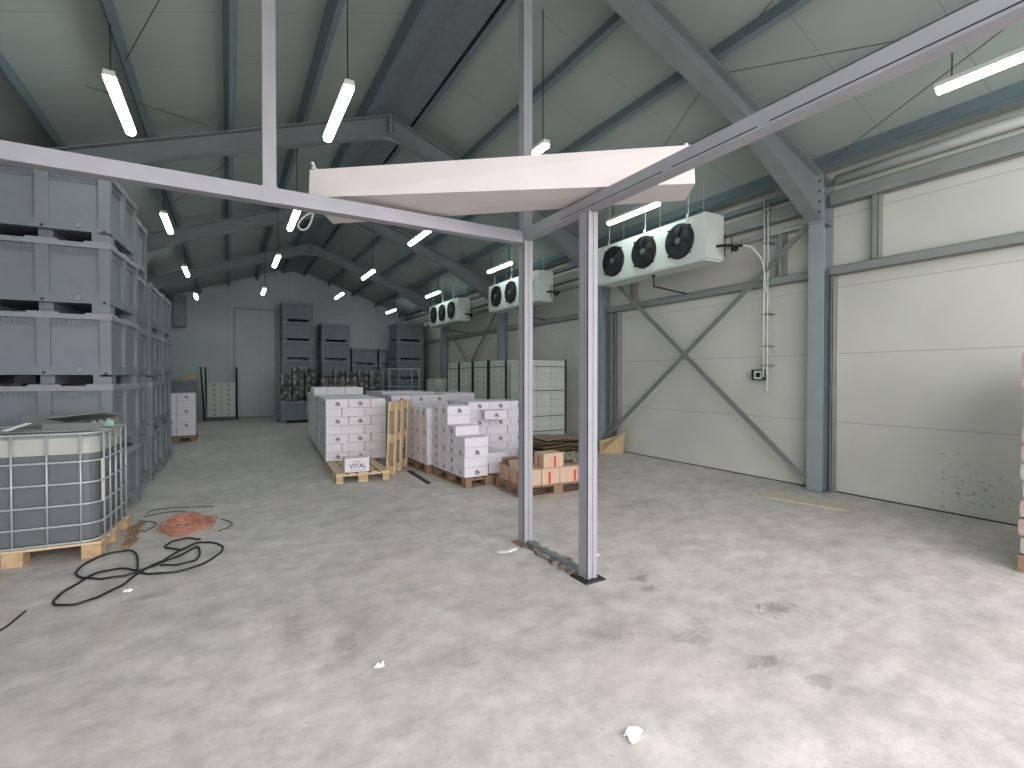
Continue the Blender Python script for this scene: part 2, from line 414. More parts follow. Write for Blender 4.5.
jamb(11.6, 3.165, 3.795, 'short upright stud over the middle evaporator')

# cross bracing on right wall
def brace(ya, za, yb, zb, x, label):
    p0, p1 = Vector((x, ya, za)), Vector((x, yb, zb)); d = (p1-p0).normalized(); n = Vector((1, 0, 0)).cross(d)
    b = MB(); w = .045
    pts = [p0-n*w, p1-n*w, p1+n*w, p0+n*w]
    b.add([*pts, *[p+Vector((.006, 0, 0)) for p in pts]], [(0, 1, 2, 3), (7, 6, 5, 4), (0, 4, 5, 1), (1, 5, 6, 2), (2, 6, 7, 3), (3, 7, 4, 0)])
    q = [p0-n*w, p1-n*w, p1-n*(w-.006), p0-n*(w-.006)]
    b.add([*q, *[p-Vector((.035, 0, 0)) for p in q]], [(0, 1, 2, 3), (7, 6, 5, 4), (0, 4, 5, 1), (1, 5, 6, 2), (2, 6, 7, 3), (3, 7, 4, 0)])
    return tag(b.obj('diagonal_brace', RAILM), label, 'brace', 'diagonal wall braces')
brace(3.96, 3.84, 8.36, .28, 7.25, 'diagonal brace from the big column top down to the leaning cardboard')
brace(8.3, 3.9, 3.97, .14, 7.19, 'diagonal brace from behind the near evaporator down to the foot of the big column')
brace(13.3, 3.8, 17.6, .3, 7.25, 'far diagonal brace descending to the left behind the wall cartons')
brace(17.6, 3.8, 13.3, .3, 7.19, 'far diagonal brace descending to the right behind the wall cartons')

# back wall door and a plain grey box high up
d = thing('door_1', 'wide grey sliding door in the back wall', 'door', (0, YB, 0)); d['kind'] = 'structure'
b = MB().box(.27, 1.70, -.06, -.005, .01, 4.38); b.obj('door_leaf', WALLB, d)
b = MB(); b.box(.20, .27, -.08, 0, 0, 4.42); b.box(1.70, 1.77, -.08, 0, 0, 4.42); b.box(.2, 1.77, -.08, 0, 4.38, 4.45); b.obj('door_frame', PART, d)
MB().box(.30, .36, -.12, -.06, 1.25, 1.42).obj('door_handle', GALV, d)
b = MB().box(1.8, 4.9, YB-.09, YB-.01, 4.40, 4.47); struct(b.obj('trim_2', GALV))
b = MB().box(-1.78, -1.38, YB-.4, YB-.01, 3.55, 4.75); tag(b.obj('back_wall_box', GALVD, bevel=.01), 'plain grey box high on the back wall, above the left cartons', 'duct')

# ------------------------------------------------------------------ partition frame
def profile(b, x0, x1, y0, y1, z0, z1): b.box(x0, x1, y0, y1, z0, z1)
pt = thing('partition_frame', 'pale metal partition frame with two floor posts and long top beams', 'partition frame', (2.5, 4.05, 0))
o = Vector((2.5, 4.05, 0))
def pbox(name, x0, x1, y0, y1, z0, z1, m=PART, parent=pt, bev=.003):
    return MB().box(x0-o.x, x1-o.x, y0-o.y, y1-o.y, z0, z1).obj(name, m, parent, bevel=bev)
def grooved_post(name, x0, x1, y0, y1, z0, z1, sides):
    b = MB(); b.box(x0+.006-o.x, x1-.006-o.x, y0+.006-o.y, y1-.006-o.y, z0, z1)
    # raised strips leave a groove in the middle of each face
    for sx in sides:
        for k in (0, 1):
            if sx in ('x-', 'x+'):
                ya, yb = (y0, y0+(y1-y0)*.42) if k == 0 else (y0+(y1-y0)*.58, y1)
                xa, xb = (x0, x0+.006) if sx == 'x-' else (x1-.006, x1)
            else:
                xa, xb = (x0, x0+(x1-x0)*.42) if k == 0 else (x0+(x1-x0)*.58, x1)
                ya, yb = (y0, y0+.006) if sx == 'y-' else (y1-.006, y1)
            b.box(xa-o.x, xb-o.x, ya-o.y, yb-o.y, z0, z1)
    return b.obj(name, PART, pt)
grooved_post('post', 2.45, 2.55, 4.0, 4.1, .015, 2.93, ('x-', 'y-'))
grooved_post('post', 2.45, 2.55, 3.04, 3.15, .015, 2.93, ('x-', 'y-'))
pbox('side_beam', 2.45, 2.55, -1.2, 4.1, 2.935, 3.035)
b = MB()
for ya, yb in ((-1.1, 1.55), (1.62, 2.2), (2.28, 3.4)): b.box(2.4485-2.5, 2.4500-2.5, ya-4.05, yb-4.05, 2.952, 2.958)
b.obj('beam_seam', INK, pt)
pbox('cross_beam', -2.5, 2.445, 4.0, 4.1, 2.90, 3.01)
b = MB(); b.box(.225-2.5, .325-2.5, -.055, -.05, 2.895, 3.02); b.box(.40-2.5, .404-2.5, -.053, -.05, 2.90, 3.01); b.obj('joint_plate', PART, pt)
pbox('hanger_post', .23, .32, 4.01, 4.09, 3.015, rz_(.28)+.0)
pbox('hanger_post', 2.45, 2.545, 4.0, 4.095, 3.04, rz_(2.5)-.40+.36)
pbox('base_plate', 2.40, 2.60, 3.95, 4.15, 0, .012, WOODO)
pbox('base_plate', 2.40, 2.60, 2.99, 3.20, 0, .012, DARKM)
DIRT = mat('crumbled_mortar', (158, 150, 142), .95, 0, 0, 14, .8, 40, col2=(84, 76, 70))
b = MB(); random.seed(3)
for k in range(46):
    y = 3.1+.9*k/45; w = random.uniform(.03, .07); x = 2.5+random.uniform(-.05, .05)
    b.box(x-w-2.5, x+w-2.5, y-.03-4.05, y+.03-4.05, 0, random.uniform(.008, .03), Matrix.Rotation(0, 4, 'Z'))
b.obj('sill_track', DIRT, pt)
b = MB(); b.box(-.025, .025, -.93, -.02, .02, .042); b.obj('sill_rail', GALVD, pt)

# long white panel lying across the two beams
b = MB(); z0, z1 = 3.062, 3.345
fr = [(.57, 4.24), (3.02, 2.49)]; bk = [(3.24, 2.77), (.90, 4.68)]
vs = [(fr[0][0], fr[0][1], z0), (fr[1][0], fr[1][1], z0), (bk[0][0], bk[0][1], z0), (bk[1][0]-.06, bk[1][1]+.04, z0-.04),
      (fr[0][0]+.01, fr[0][1]+.01, z1-.055), (fr[1][0]-.02, fr[1][1]+.0, z1), (bk[0][0]-.03, bk[0][1], z1), (bk[1][0]+.0, bk[1][1]-.1, z1-.055)]
b.add(vs, [(3, 2, 1, 0), (4, 5, 6, 7), (0, 1, 5, 4), (1, 2, 6, 5), (2, 3, 7, 6), (3, 0, 4, 7)])
wp = b.obj('insulated_panel', WHITEP, bevel=.004); tag(wp, 'long white insulated panel lying across the tops of the partition beams', 'panel')
b = MB(); b.tube(catmull([(.60, 4.25, z1-.035), (.66, 4.32, z1-.02), (.8, 4.42, z1-.025), (.95, 4.30, z1-.01), (1.1, 4.12, z1+.0)], 6), .008, 6)
b.tube([(.64, 4.30, z1-.04), (.61, 4.33, z1+.04)], .012, 6)
b.obj('strap', PIPE, wp, smooth=True)
b = MB(); b.tube(catmull([(.66, 4.60, 3.062), (.60, 4.60, 3.03), (.55, 4.59, 2.97), (.53, 4.58, 2.92), (.555, 4.58, 2.892), (.60, 4.59, 2.91), (.635, 4.60, 2.97), (.65, 4.60, 3.03)], 6, True), .008, 6, True)
tag(b.obj('hanging_cord_loop', PIPE, smooth=True), 'white cord loop hanging at the left end of the long white panel', 'cord')
b = MB(); b.cyl((3.0, 2.56, z1), (0, 0, 1), .02, .015, .035, 8); b.obj('corner_knob', PIPE, wp)

# ------------------------------------------------------------------ lamps
def make_lamp():
    t = thing('batten_lamp', 'x', 'ceiling lamp')
    L_ = 1.2
    b = MB(); b.prism([(-.052, .02), (.052, .02), (.042, .07), (-.042, .07)], 0, L_, lambda p, q: (p[0], q, p[1])); b.obj('lamp_housing', PIPE, t)
    b = MB(); b.prism([(-.048, .02), (-.043, -.015), (-.018, -.032), (.018, -.032), (.043, -.015), (.048, .02)], .015, L_-.015, lambda p, q: (p[0], q, p[1])); b.obj('diffuser', LAMP, t, smooth=False)
    return t
lamp0 = make_lamp(); first = True
rows = [(-.93, [5.8, 10.2, 14.85, 19.4, 1.15], ['nearest lit batten lamp in the left row, above the stacked crates', 'second lit batten lamp in the left row', 'third lit batten lamp in the left row', 'farthest lit batten lamp in the left row', 'lit batten lamp of the left row out of view over the camera']),
        (1.02, [4.84, 8.85, 12.4, 17.2, .2], ['nearest lit batten lamp left of the ridge, hung on a long cord', 'second lamp left of the ridge, beside the white cord loop', 'third lit lamp in the row left of the ridge', 'farthest lit lamp in the row left of the ridge', 'lit lamp left of the ridge out of view over the camera']),
        (3.3, [4.87, 8.72, 12.85, 16.85, .2], ['nearest lit lamp right of the ridge, peeking over the white panel', 'second lit lamp right of the ridge, under the cross beam', 'third lit lamp in the row right of the ridge', 'farthest lit lamp in the row right of the ridge', 'lit lamp right of the ridge out of view over the camera']),
        (5.95, [.88, 5.60, 10.3, 14.95, 19.8], ['big lit lamp at the upper right corner of the photo', 'lit lamp over the nearest evaporator', 'lit lamp over the middle evaporator', 'lit lamp over the far evaporator', 'farthest lit lamp along the right wall'])]
for x, ys, ls in rows:
    for y, l in zip(ys, ls):
        if first: lp = lamp0; lp.location = (x, y, 4.38); lp['label'] = l; lp['group'] = 'lit batten lamps'; first = False
        else: lp = dup(lamp0, (x, y, 4.38), 0, l, 'lit batten lamps')
        zt_ = rz_(x)+PH+.004-4.38
        for yy in ((.12, 1.08) if x > 5 else (.08,)): MB().tube([(0, yy, .07), (0, yy, zt_)], .006, 5).obj('suspension_cord', DARKM, lp)
KIDS.clear()

# ------------------------------------------------------------------ evaporators
def make_evap():
    t = thing('evaporator_unit', 'x', 'evaporator')      # origin: near end, front face, bottom. runs +Y, depth +X
    LN, HT, DP = 2.53, .70, .42
    MB().box(0, DP, 0, LN, 0, HT).obj('housing', EVAP, t, bevel=.012)
    b = MB(); b.box(.01, DP-.02, .03, LN-.03, -.025, -.001); b.obj('drip_tray', EVAP, t, bevel=.005)
    for k in range(3):
        yc = .50+.78*k; zc = .36; r = .285
        f = MB(); f.cyl((-.001, yc, zc), (-1, 0, 0), r, r*.97, .03, 32); ring = f.obj('fan_ring', FANB, t)
        f = MB()
        for q in range(6):
            rr = r*(.25+.14*q)
            f.tube([(-.055+.02*(rr/r)**2, yc+rr*math.cos(a*PI/16), zc+rr*math.sin(a*PI/16)) for a in range(32)], .0035, 5, True)
        for q in range(8):
            a = q*PI/4; f.tube([(-.055, yc+.06*math.cos(a), zc+.06*math.sin(a)), (-.033, yc+r*math.cos(a), zc+r*math.sin(a))], .004, 5)
        f.obj('fan_guard', FANB, ring)
        f = MB()
        for q in range(5):
            a = q*2*PI/5
            p = [Vector((0, .07*math.cos(a-.25), .07*math.sin(a-.25))), Vector((0, .07*math.cos(a+.3), .07*math.sin(a+.3))),
                 Vector((0, .25*math.cos(a+.5), .25*math.sin(a+.5))), Vector((0, .25*math.cos(a-.1), .25*math.sin(a-.1)))]
            xs = [-.034, -.046, -.046, -.034]
            vv = [Vector((xs[i], yc, zc))+p[i] for i in range(4)]
            f.add([*vv, *[v+Vector((-.003, 0, 0)) for v in vv]], [(0, 1, 2, 3), (7, 6, 5, 4), (0, 4, 5, 1), (1, 5, 6, 2), (2, 6, 7, 3), (3, 7, 4, 0)])
        f.obj('fan_blades', DARKM, ring)
        f = MB(); f.cyl((-.034, yc, zc), (-1, 0, 0), .06, .045, .028, 16); f.obj('fan_hub', GREYB, ring)
        f = MB()
        for a in (45, 135, 225, 315):
            ca, sa = math.cos(R(a)), math.sin(R(a)); f.box(-.04, -.001, yc+ca*(r+.01)-.012, yc+ca*(r+.01)+.012, zc+sa*(r+.01)-.012, zc+sa*(r+.01)+.012)
        f.obj('guard_clips', FANB, ring)
    for y in (.35, 1.27, 2.2):
        b = MB(); b.box(-.012, -.001, y-.018, y+.018, HT-.10, HT+.05); b.box(-.012, .02, y-.018, y+.018, HT+.002, HT+.012); b.obj('hanger_bracket', GALV, t)
    return t
ev0 = make_evap()
evl = ['nearest white three-fan evaporator, right of the partition posts', 'middle white three-fan evaporator, seen behind the first partition post', 'farthest white three-fan evaporator near the back wall']
for i, l in enumerate(evl):
    y0 = 4.99+4.65*i; z0 = 3.44
    e = ev0 if i == 0 else dup(ev0)
    e.location = (6.3, y0, z0); e['label'] = l; e['group'] = 'ceiling evaporators'
KIDS.clear()
for i, l in enumerate(evl):
    y0 = 4.99+4.65*i; z0 = 3.44
    e = [q for q in COL.objects if q.get('label') == l][0]
    for y in (.35, 1.27, 2.2):
        for dx in (.02, .38): MB().tube([(dx, y, .70), (dx, y, rz_(6.3+dx)+PH-z0-.0)], .008, 6).obj('hanger_rod', GALV, e)
    b = MB(); b.tube([(.2, 1.25, -.02), (.2, 1.25, -.22), (.2+.92, 1.20, -.30)], .014, 8); b.cyl((.2, 1.25, -.06), (0, 0, 1), .03, .035, .04, 10)
    b.obj('drain_pipe', COPPER, e)
    b = MB(); b.tube(catmull([(.25, 0, .2), (.27, -.12, .19), (.3, -.28, .15), (.34, -.38, .14)], 5), .022, 8)
    b.tube([(.28, -.12, .02), (.28, -.12, .36)], .008, 6); b.tube([(.33, -.2, .06), (.33, -.2, .30)], .008, 6); b.cyl((.3, -.25, .12), (1, 0, 0), .04, .04, .08, 10)
    b.obj('refrigerant_pipes', COPPER, e, smooth=True)
    if i == 0:
        b = MB(); b.tube(catmull([(.34, -.38, .14), (.5, -.42, .12), (.72, -.44, -.05), (.85, -.40, -.25), (.92, -.37, -.42), (.96, -.36, -.50)], 6), .012, 8)
        b.obj('supply_cable', PIPE, e, smooth=True)

# conduits and control box on right wall
cd = thing('wall_conduit', 'pair of white conduits running down the right wall to a bent end', 'conduit', (7.26, 4.64, 0))
b = MB(); b.tube([(0, .03, 4.5), (0, .03, 1.62)], .014, 8); b.obj('conduit_tube', PIPE, cd, smooth=True)
b = MB(); b.tube(catmull([(0, -.03, 4.35), (0, -.03, 3.0), (0, -.03, 1.5), (0, -.02, 1.43), (0, .02, 1.41), (0, .06, 1.44)], 6), .016, 8); b.obj('conduit_tube', GALV, cd, smooth=True)
b = MB()
for z in (4.2, 3.7, 3.1, 2.6, 2.1, 1.8): b.box(-.02, .155, -.055, .055, z, z+.012)
b.obj('conduit_clips', GALVD, cd)
cb = thing('control_box', 'small black and white control box on the right wall beside the conduits', 'control box', (7.30, 4.80, 1.57))
MB().box(0, .115, -.09, .10, 0, .17).obj('box_case', DARKM, cb, bevel=.008)
MB().box(-.006, -.0005, -.08, .05, .02, .15).obj('box_face', PIPE, cb)
MB().box(-.010, -.0065, -.055, .02, .05, .12).obj('display', FANB, cb)

# ------------------------------------------------------------------ crates
CW, CD_, CP = 1.14, 1.18, .775
def make_crate():
    t = thing('pallet_crate', 'x', 'crate')          # origin centre of footprint
    w, d = CW/2, CD_/2
    b = MB(); z0, z1 = .10, .72; i = .035; T = .02
    b.box(-w+i, w-i, -d+i, -d+i+T, z0, z1); b.box(-w+i, w-i, d-i-T, d-i, z0, z1)
    b.box(-w+i, -w+i+T, -d+i+T, d-i-T, z0, z1); b.box(w-i-T, w-i, -d+i+T, d-i-T, z0, z1)
    b.box(-w+i+T, w-i-T, -d+i+T, d-i-T, z0, z0+.02)
    def strip(u0, u1, za, zb, side, out=.0):
        # box on the outer face between coordinates u0..u1 along that side
        if side == 'y-': b.box(u0, u1, -d-out, -d+i+.001, za, zb)
        if side == 'y+': b.box(u0, u1, d-i-.001, d+out, za, zb)
        e_ = d-i-.0005; u0, u1 = (max(u0, -e_), min(u1, e_)) if side[0] == 'x' else (u0, u1)
        if side == 'x-': b.box(-w-out, -w+i+.001, u0, u1, za, zb)
        if side == 'x+': b.box(w-i-.001, w+out, u0, u1, za, zb)
    for side, h in (('y-', w), ('y+', w), ('x-', d), ('x+', d)):
        strip(-h, -h+.10, .0+.08, z1, side); strip(h-.10, h, .08, z1, side)
        strip(-.055, .055, .10, z1, side)
        strip(-h+.10, -.055, .10, .20, side, -.004); strip(.055, h-.10, .10, .20, side, -.004)
        for s_ in (-1, 1):
            c0 = s_*(h-.10+.055)/2; hw = (h-.155)/2
            strip(c0-hw, c0+hw, .655, .665, side, -.02); strip(c0-hw, c0+hw, .625, .632, side, -.02)
            for q in range(-4, 5): strip(c0+q*hw/5-.004, c0+q*hw/5+.004, .632, .70, side, -.022)
    b.obj('body', CRATE, t)
    b = MB(); o_ = .012; zr0, zr1 = .70, .752
    b.box(-w-o_, w+o_, -d-o_, -d+.045, zr0, zr1); b.box(-w-o_, w+o_, d-.045, d+o_, zr0, zr1)
    b.box(-w-o_, -w+.045, -d+.045, d-.045, zr0, zr1); b.box(w-.045, w+o_, -d+.045, d-.045, zr0, zr1)
    for sx in (-1, 1):
        for sy in (-1, 1):
            cx, cy = sx*(w-.105), sy*(d-.105)
            b.box(min(sx*(w+o_), sx*(w-.22)), max(sx*(w+o_), sx*(w-.22)), min(sy*(d+o_), sy*(d-.04)), max(sy*(d+o_), sy*(d-.04)), zr1, zr1+.018)
            b.box(min(sx*(w+o_), sx*(w-.04)), max(sx*(w+o_), sx*(w-.04)), min(sy*(d-.041), sy*(d-.22)), max(sy*(d-.041), sy*(d-.22)), zr1, zr1+.018)
    for s_ in (-1, 1):
        b.box(-.13, .13, min(s_*(d+o_), s_*(d-.04)), max(s_*(d+o_), s_*(d-.04)), zr1, zr1+.018)
        b.box(min(s_*(w+o_), s_*(w-.04)), max(s_*(w+o_), s_*(w-.04)), -.13, .13, zr1, zr1+.018)
    b.obj('rim', CRATER, t)
    for sx in (-1, 1):
        for sy in (-1, 1):
            x0, x1 = sorted((sx*w, sx*(w-.16))); y0, y1 = sorted((sy*d, sy*(d-.16)))
            MB().box(x0, x1, y0, y1, 0, .10).obj('foot', CRATE, t)
    b = MB(); b.box(-.06, .06, -d+.1, d-.1, 0, .10); b.obj('centre_runner', CRATE, t)
    b = MB(); b.cyl((w-.27, -d-.003, .155), (0, -1, 0), .028, .024, .014, 14)
    b.obj('drain_plug', CRATER, t)
    for c_, a_ in (((w-.05, -d, .115), (0, -1, 0)), ((0, -d, .125), (0, -1, 0)), ((w, 0, .125), (1, 0, 0))): MB().cyl(c_, a_, .014, .014, .004, 10).obj('pin_hole', DARKM, t)
    return t
crate0 = make_crate(); used = [False]
def place_crate(x, y, z, rz, label, group, s=1.):
    c = crate0 if not used[0] else dup(crate0, skip=('pin_hole', 'drain_plug', 'centre_runner') if y > 12 else ())
    used[0] = True
    c.location = (x, y, z); c.rotation_euler = (0, 0, rz); c['label'] = label; c['group'] = group
    if s != 1.: c.scale = (s, s, s)
    return c
lv = ['bottom', 'second from the floor', 'third from the floor', 'fourth from the floor', 'topmost, fifth']
def stack(x, y, rz, n, where, group, s=1., z=0., jit=.012):
    for k in range(n):
        a = rz+R(random.uniform(-.6, .6))
        pos = 'bottom' if k == 0 else ('topmost' if k == n-1 else ['', 'second', 'third', 'fourth', 'fifth'][k] + ' up')
        place_crate(x+random.uniform(-jit, jit), y+random.uniform(-jit, jit), z+k*CP*s*.997, a, 'grey plastic crate, %s in the %s' % (pos, where), group, s)
A5 = R(-4.5)
dr = Vector((math.cos(A5), math.sin(A5), 0)); df = Vector((-math.sin(A5), math.cos(A5), 0))
def from_corner(cx, cy, ang, w=CW, d=CD_):
    c, s = math.cos(ang), math.sin(ang)
    return cx + c*(-w/2) - s*(d/2), cy + s*(-w/2) + c*(d/2)
x, y = from_corner(-1.10, 6.88, A5); stack(x, y, A5, 5, 'nearest tall stack behind the caged tank', 'crates stacked along the left wall')
x, y = from_corner(-1.12, 8.16, R(-2)); stack(x, y, R(-2), 5, 'second tall stack along the left wall', 'crates stacked along the left wall')
x, y = from_corner(-1.03, 9.42, R(-1)); stack(x, y, R(-1), 4, 'third stack along the left wall', 'crates stacked along the left wall')
x, y = from_corner(-1.0, 10.66, R(-1)); stack(x, y, R(-1), 4, 'last stack of the left wall row', 'crates stacked along the left wall')
# far stacks by the back wall
stack(2.45, 22.05, 0, 6, 'tall stack right of the back door', 'crates stacked by the back wall')
stack(3.92, 22.05, 0, 5, 'second stack right of the back door', 'crates stacked by the back wall')
stack(5.12, 22.1, 0, 4, 'low stack in the middle of the back row', 'crates stacked by the back wall', .93)
stack(6.30, 22.1, 0, 4, 'low stack at the right of the back row', 'crates stacked by the back wall', .93)
stack(6.55, 20.3, 0, 5, 'tall stack in the back right corner', 'crates stacked by the back wall')
place_crate(2.12, 19.4, 0, R(3), 'single grey pallet crate on the floor under the dark wrapped packs', 'crates stacked by the back wall')
place_crate(-1.55, 20.9, 0, 0, 'lower of two grey crates beyond the left white cartons', 'crates in the far left corner')
place_crate(-1.55, 20.9, CP, R(1), 'upper of two grey crates beyond the left white cartons', 'crates in the far left corner')

# ------------------------------------------------------------------ wooden pallets
def make_pallet(wm, bm_):
    t = thing('wooden_pallet', 'x', 'pallet')  # .8 (x) x 1.2 (y), origin centre
    b = MB()
    for xc, w in ((-.3275, .145), (-.17, .10), (0, .145), (.17, .10), (.3275, .145)): b.box(xc-w/2, xc+w/2, -.6, .6, .1225, .144)
    b.obj('deck_boards', wm, t, bevel=.002)
    for yc in (-.5275, 0, .5275): MB().box(-.4, .4, yc-.0725, yc+.0725, .1005, .122).obj('cross_board', wm, t)
    for xc in (-.35, 0, .35):
        for yc in (-.5275, 0, .5275):
            hw = .05 if xc else .0725
            MB().box(xc-hw, xc+hw, yc-.0725, yc+.0725, .0225, .1).obj('block', bm_, t)
    b = MB()
    for xc in (-.35, 0, .35):
        hw = .05 if xc else .0725; b.box(xc-hw, xc+hw, -.6, .6, 0, .022)
    b.obj('bottom_runners', wm, t)
    return t
pal = make_pallet(WOOD, BLOCK); pal.location = (1.84, 8.32, 0); pal.rotation_euler = (0, 0, R(-3)); pal['label'] = 'light wooden pallet carrying the VITAL carton, front of the white row'; pal['group'] = 'wooden pallets'
palo = make_pallet(WOODO, WOODO); palo['group'] = 'wooden pallets'
pused = [False]
def old_pallet(x, y, rz, label):
    p = palo if not pused[0] else dup(palo); pused[0] = True
    p.location = (x, y, 0); p.rotation_euler = (0, 0, rz); p['label'] = label; return p
vp = dup(pal, group='wooden pallets', label='wooden pallet standing on end between the white carton stacks')
# stand it: local y -> up, local x -> direction along floor, underside facing the camera side
u = Vector((-.55, -.835, 0)).normalized(); v = Vector((0.03, -.02, 1)).normalized(); w_ = u.cross(v).normalized()
Mv = Matrix((u, v, w_)).transposed().to_4x4(); Mv.translation = Vector((2.60, 8.25, .61))
vp.matrix_world = Mv

# ------------------------------------------------------------------ cartons
def carton_mesh(w, d, h, m, name='carton'):
    return MB().box(-w/2, w/2, -d/2, d/2, 0, h).mesh(name, m, bevel=.009)
def mark_mesh(w, d, h, front=True, side=True, s=.85):
    b = MB()
    def glyph(M, s):
        def r_(x0, x1, z0, z1, sk=0):
            vs = [Vector((x0, 0, z0)), Vector((x1, 0, z0)), Vector((x1+sk, 0, z1)), Vector((x0+sk, 0, z1))]
            vs = [v*s for v in vs]; vs2 = [v+Vector((0, -.0012, 0)) for v in vs]
            b.add([M @ v for v in vs+vs2], [(0, 1, 2, 3), (7, 6, 5, 4), (0, 4, 5, 1), (1, 5, 6, 2), (2, 6, 7, 3), (3, 7, 4, 0)])
        r_(-.040, -.026, -.03, .012); r_(-.026, .004, .012, -.026) if False else None
        r_(-.030, -.018, .0, .03, .012); r_(-.008, .004, -.03, .02); r_(.012, .024, -.03, .012); r_(.026, .040, -.03, .006)
        r_(-.022, .026, -.012, -.002); r_(-.012, .02, .024, .034); r_(-.05, .055, -.048, -.038)
    if front: glyph(Matrix.Translation((0.01, -d/2-.0006, h*.52)), s)
    if side: glyph(Matrix.Translation((-w/2-.0006, 0, h*.5)) @ Matrix.Rotation(-PI/2, 4, 'Z') @ Matrix.Scale(.62, 4, (1, 0, 0)), s)
    return b.mesh('printed_mark', INK)
_cm = {}
NC = [0]
def carton(x, y, z, rz, w, d, h, m, label, group, marked, name='carton', front=True, side=True):
    k = (w, d, h, m.name, front, side)
    if k not in _cm: _cm[k] = (carton_mesh(w, d, h, m), mark_mesh(w, d, h, front, side))
    o = bpy.data.objects.new(name, _cm[k][0]); COL.objects.link(o); o.location = (x, y, z); o.rotation_euler = (0, 0, rz)
    tag(o, label, 'carton', group)
    if marked:
        q = bpy.data.objects.new('printed_mark', _cm[k][1]); COL.objects.link(q); q.parent = o
    NC[0] += 1
    return o
BULK = MB()    # cartons beyond the count of single ones
BULKC = MB()
G = .0035
def block(ox, oy, ang, widths_e, widths_o, nd, nz, h, label, group, m=WHITEC, z0=.148, dd=.295, jit=.006, show=('front', 'left', 'top'), bulk=(), cut=None, toph=None, skipfn=None):
    """cartons of one pallet load. (ox,oy) = front-left corner, ang = rotation. show = sides whose cartons stand as single ones"""
    c, s = math.cos(ang), math.sin(ang)
    for k in range(nz):
        ws = widths_e if k % 2 == 0 else widths_o
        for j in range(nd):
            xx = 0
            for i, w in enumerate(ws):
                vis = (j == 0 and 'front' in show) or (i == 0 and 'left' in show) or (k == nz-1 and 'top' in show) or (cut and k >= cut(j)-1 and k < cut(j))
                isb = (j == 0 and 'front' in bulk) or (i == 0 and 'left' in bulk) or (k == nz-1 and 'top' in bulk)
                if cut and k >= cut(j): xx += w; continue
                if skipfn and skipfn(i, j, k): vis = False; isb = True
                if not vis and not isb: xx += w; continue
                lx = xx+w/2+random.uniform(-jit, jit)*.25; ly = j*dd+dd/2+random.uniform(-jit, jit)*.8; xx += w
                X = ox+c*lx-s*ly; Y = oy+s*lx+c*ly; Z = z0+k*h
                a = ang+R(random.uniform(-.9, .9))
                if vis: carton(X, Y, Z, a, round(w-G*2, 3), round(dd-G*4, 3), h-.002, m, label, group, (k % 2 == (nz-1) % 2) or (i == 0 and j > 0 and (j+k) % 2 == 0), front=(j == 0 or k == nz-1) and w > .35, side=True)
                else:
                    M = Matrix.Translation((X, Y, Z)) @ Matrix.Rotation(a, 4, 'Z')
                    (BULK if m is WHITEC else BULKC).box(-w/2+G, w/2-G, -dd/2+G*2, dd/2-G*2, 0, h-.001, M)
E_, O_ = [.385, .385, .27], [.27, .385, .385]
H7 = .155
AA = R(-4)
# row A
def along(ox, oy, ang, dist): return ox-math.sin(ang)*dist, oy+math.cos(ang)*dist
ga = 'white cartons stacked on pallets'
a0 = (1.46, 8.97)
block(*a0, AA, E_, O_, 4, 7, H7, 'white carton in the load right behind the VITAL carton', ga, show=('front', 'left', 'top'))
p = along(*a0, AA, 1.26); block(*p, AA, E_, O_, 4, 7, H7, 'white carton in the second load of the row going back from the VITAL carton', ga, show=('left', 'top'), jit=.015)
p = along(*a0, AA, 2.52); block(*p, AA, E_, O_, 4, 8, H7, 'x', ga, show=(), bulk=('left', 'top', 'front'), jit=.015)
p = along(*a0, AA, 3.78); block(*p, AA, E_, O_, 4, 7, H7, 'x', ga, show=(), bulk=('left', 'top', 'front'), jit=.015)
for d_, l in ((.0, 'pallet under the front white carton load'), (1.26, 'pallet under the second white carton load of the left row'), (2.52, 'pallet under the third load of the left white row'), (3.78, 'pallet under the last load of the left white row')):
    q = along(*a0, AA, d_+.6); old_pallet(q[0]+.52, q[1]-.03, AA, 'weathered ' + l)
# B: beside the bar on the floor
block(2.87, 7.78, R(1), [.38, .38], [.38, .38], 4, 6, .158, 'white wrapped carton in the load right of the standing pallet', ga, show=('front', 'left', 'top'), skipfn=lambda i, j, k: i == 1 and k < 5)
old_pallet(3.27, 8.40, 0, 'reddish old pallet under the load right of the standing pallet')
# C: the stepped load with torn film
block(2.97, 6.50, R(2), [.40], [.40], 4, 7, .146, 'white carton in the stepped load left of the brown cartons', ga, show=('front', 'left', 'top'), cut=lambda j: (4, 5, 7, 7)[j])
block(3.42, 6.62, R(-6), [.30], [.30], 3, 2, .158, 'white carton leaning out low beside the brown cartons', ga, show=('front', 'left', 'top'), jit=.02)
old_pallet(3.36, 7.10, R(2), 'brown old pallet under the stepped white cartons')
# E: the wide load behind C
block(3.64, 7.80, R(-1), [.42, .42, .36], [.36, .42, .42], 3, 7, .148, 'white carton in the wide load between the stepped load and the first post', ga, show=('front', 'top'), jit=.012)
E2 = carton(4.05, 7.62, .148+.148*5+.001, R(-14), .40, .30, H7, WHITEC, 'white carton sticking out crooked from the wide load near the first post', ga, True)
bpy.data.objects.remove(E2.children[0]) if False else None
old_pallet(4.29, 8.22, PI/2-R(1), 'weathered pallet under the wide white load behind the brown cartons')
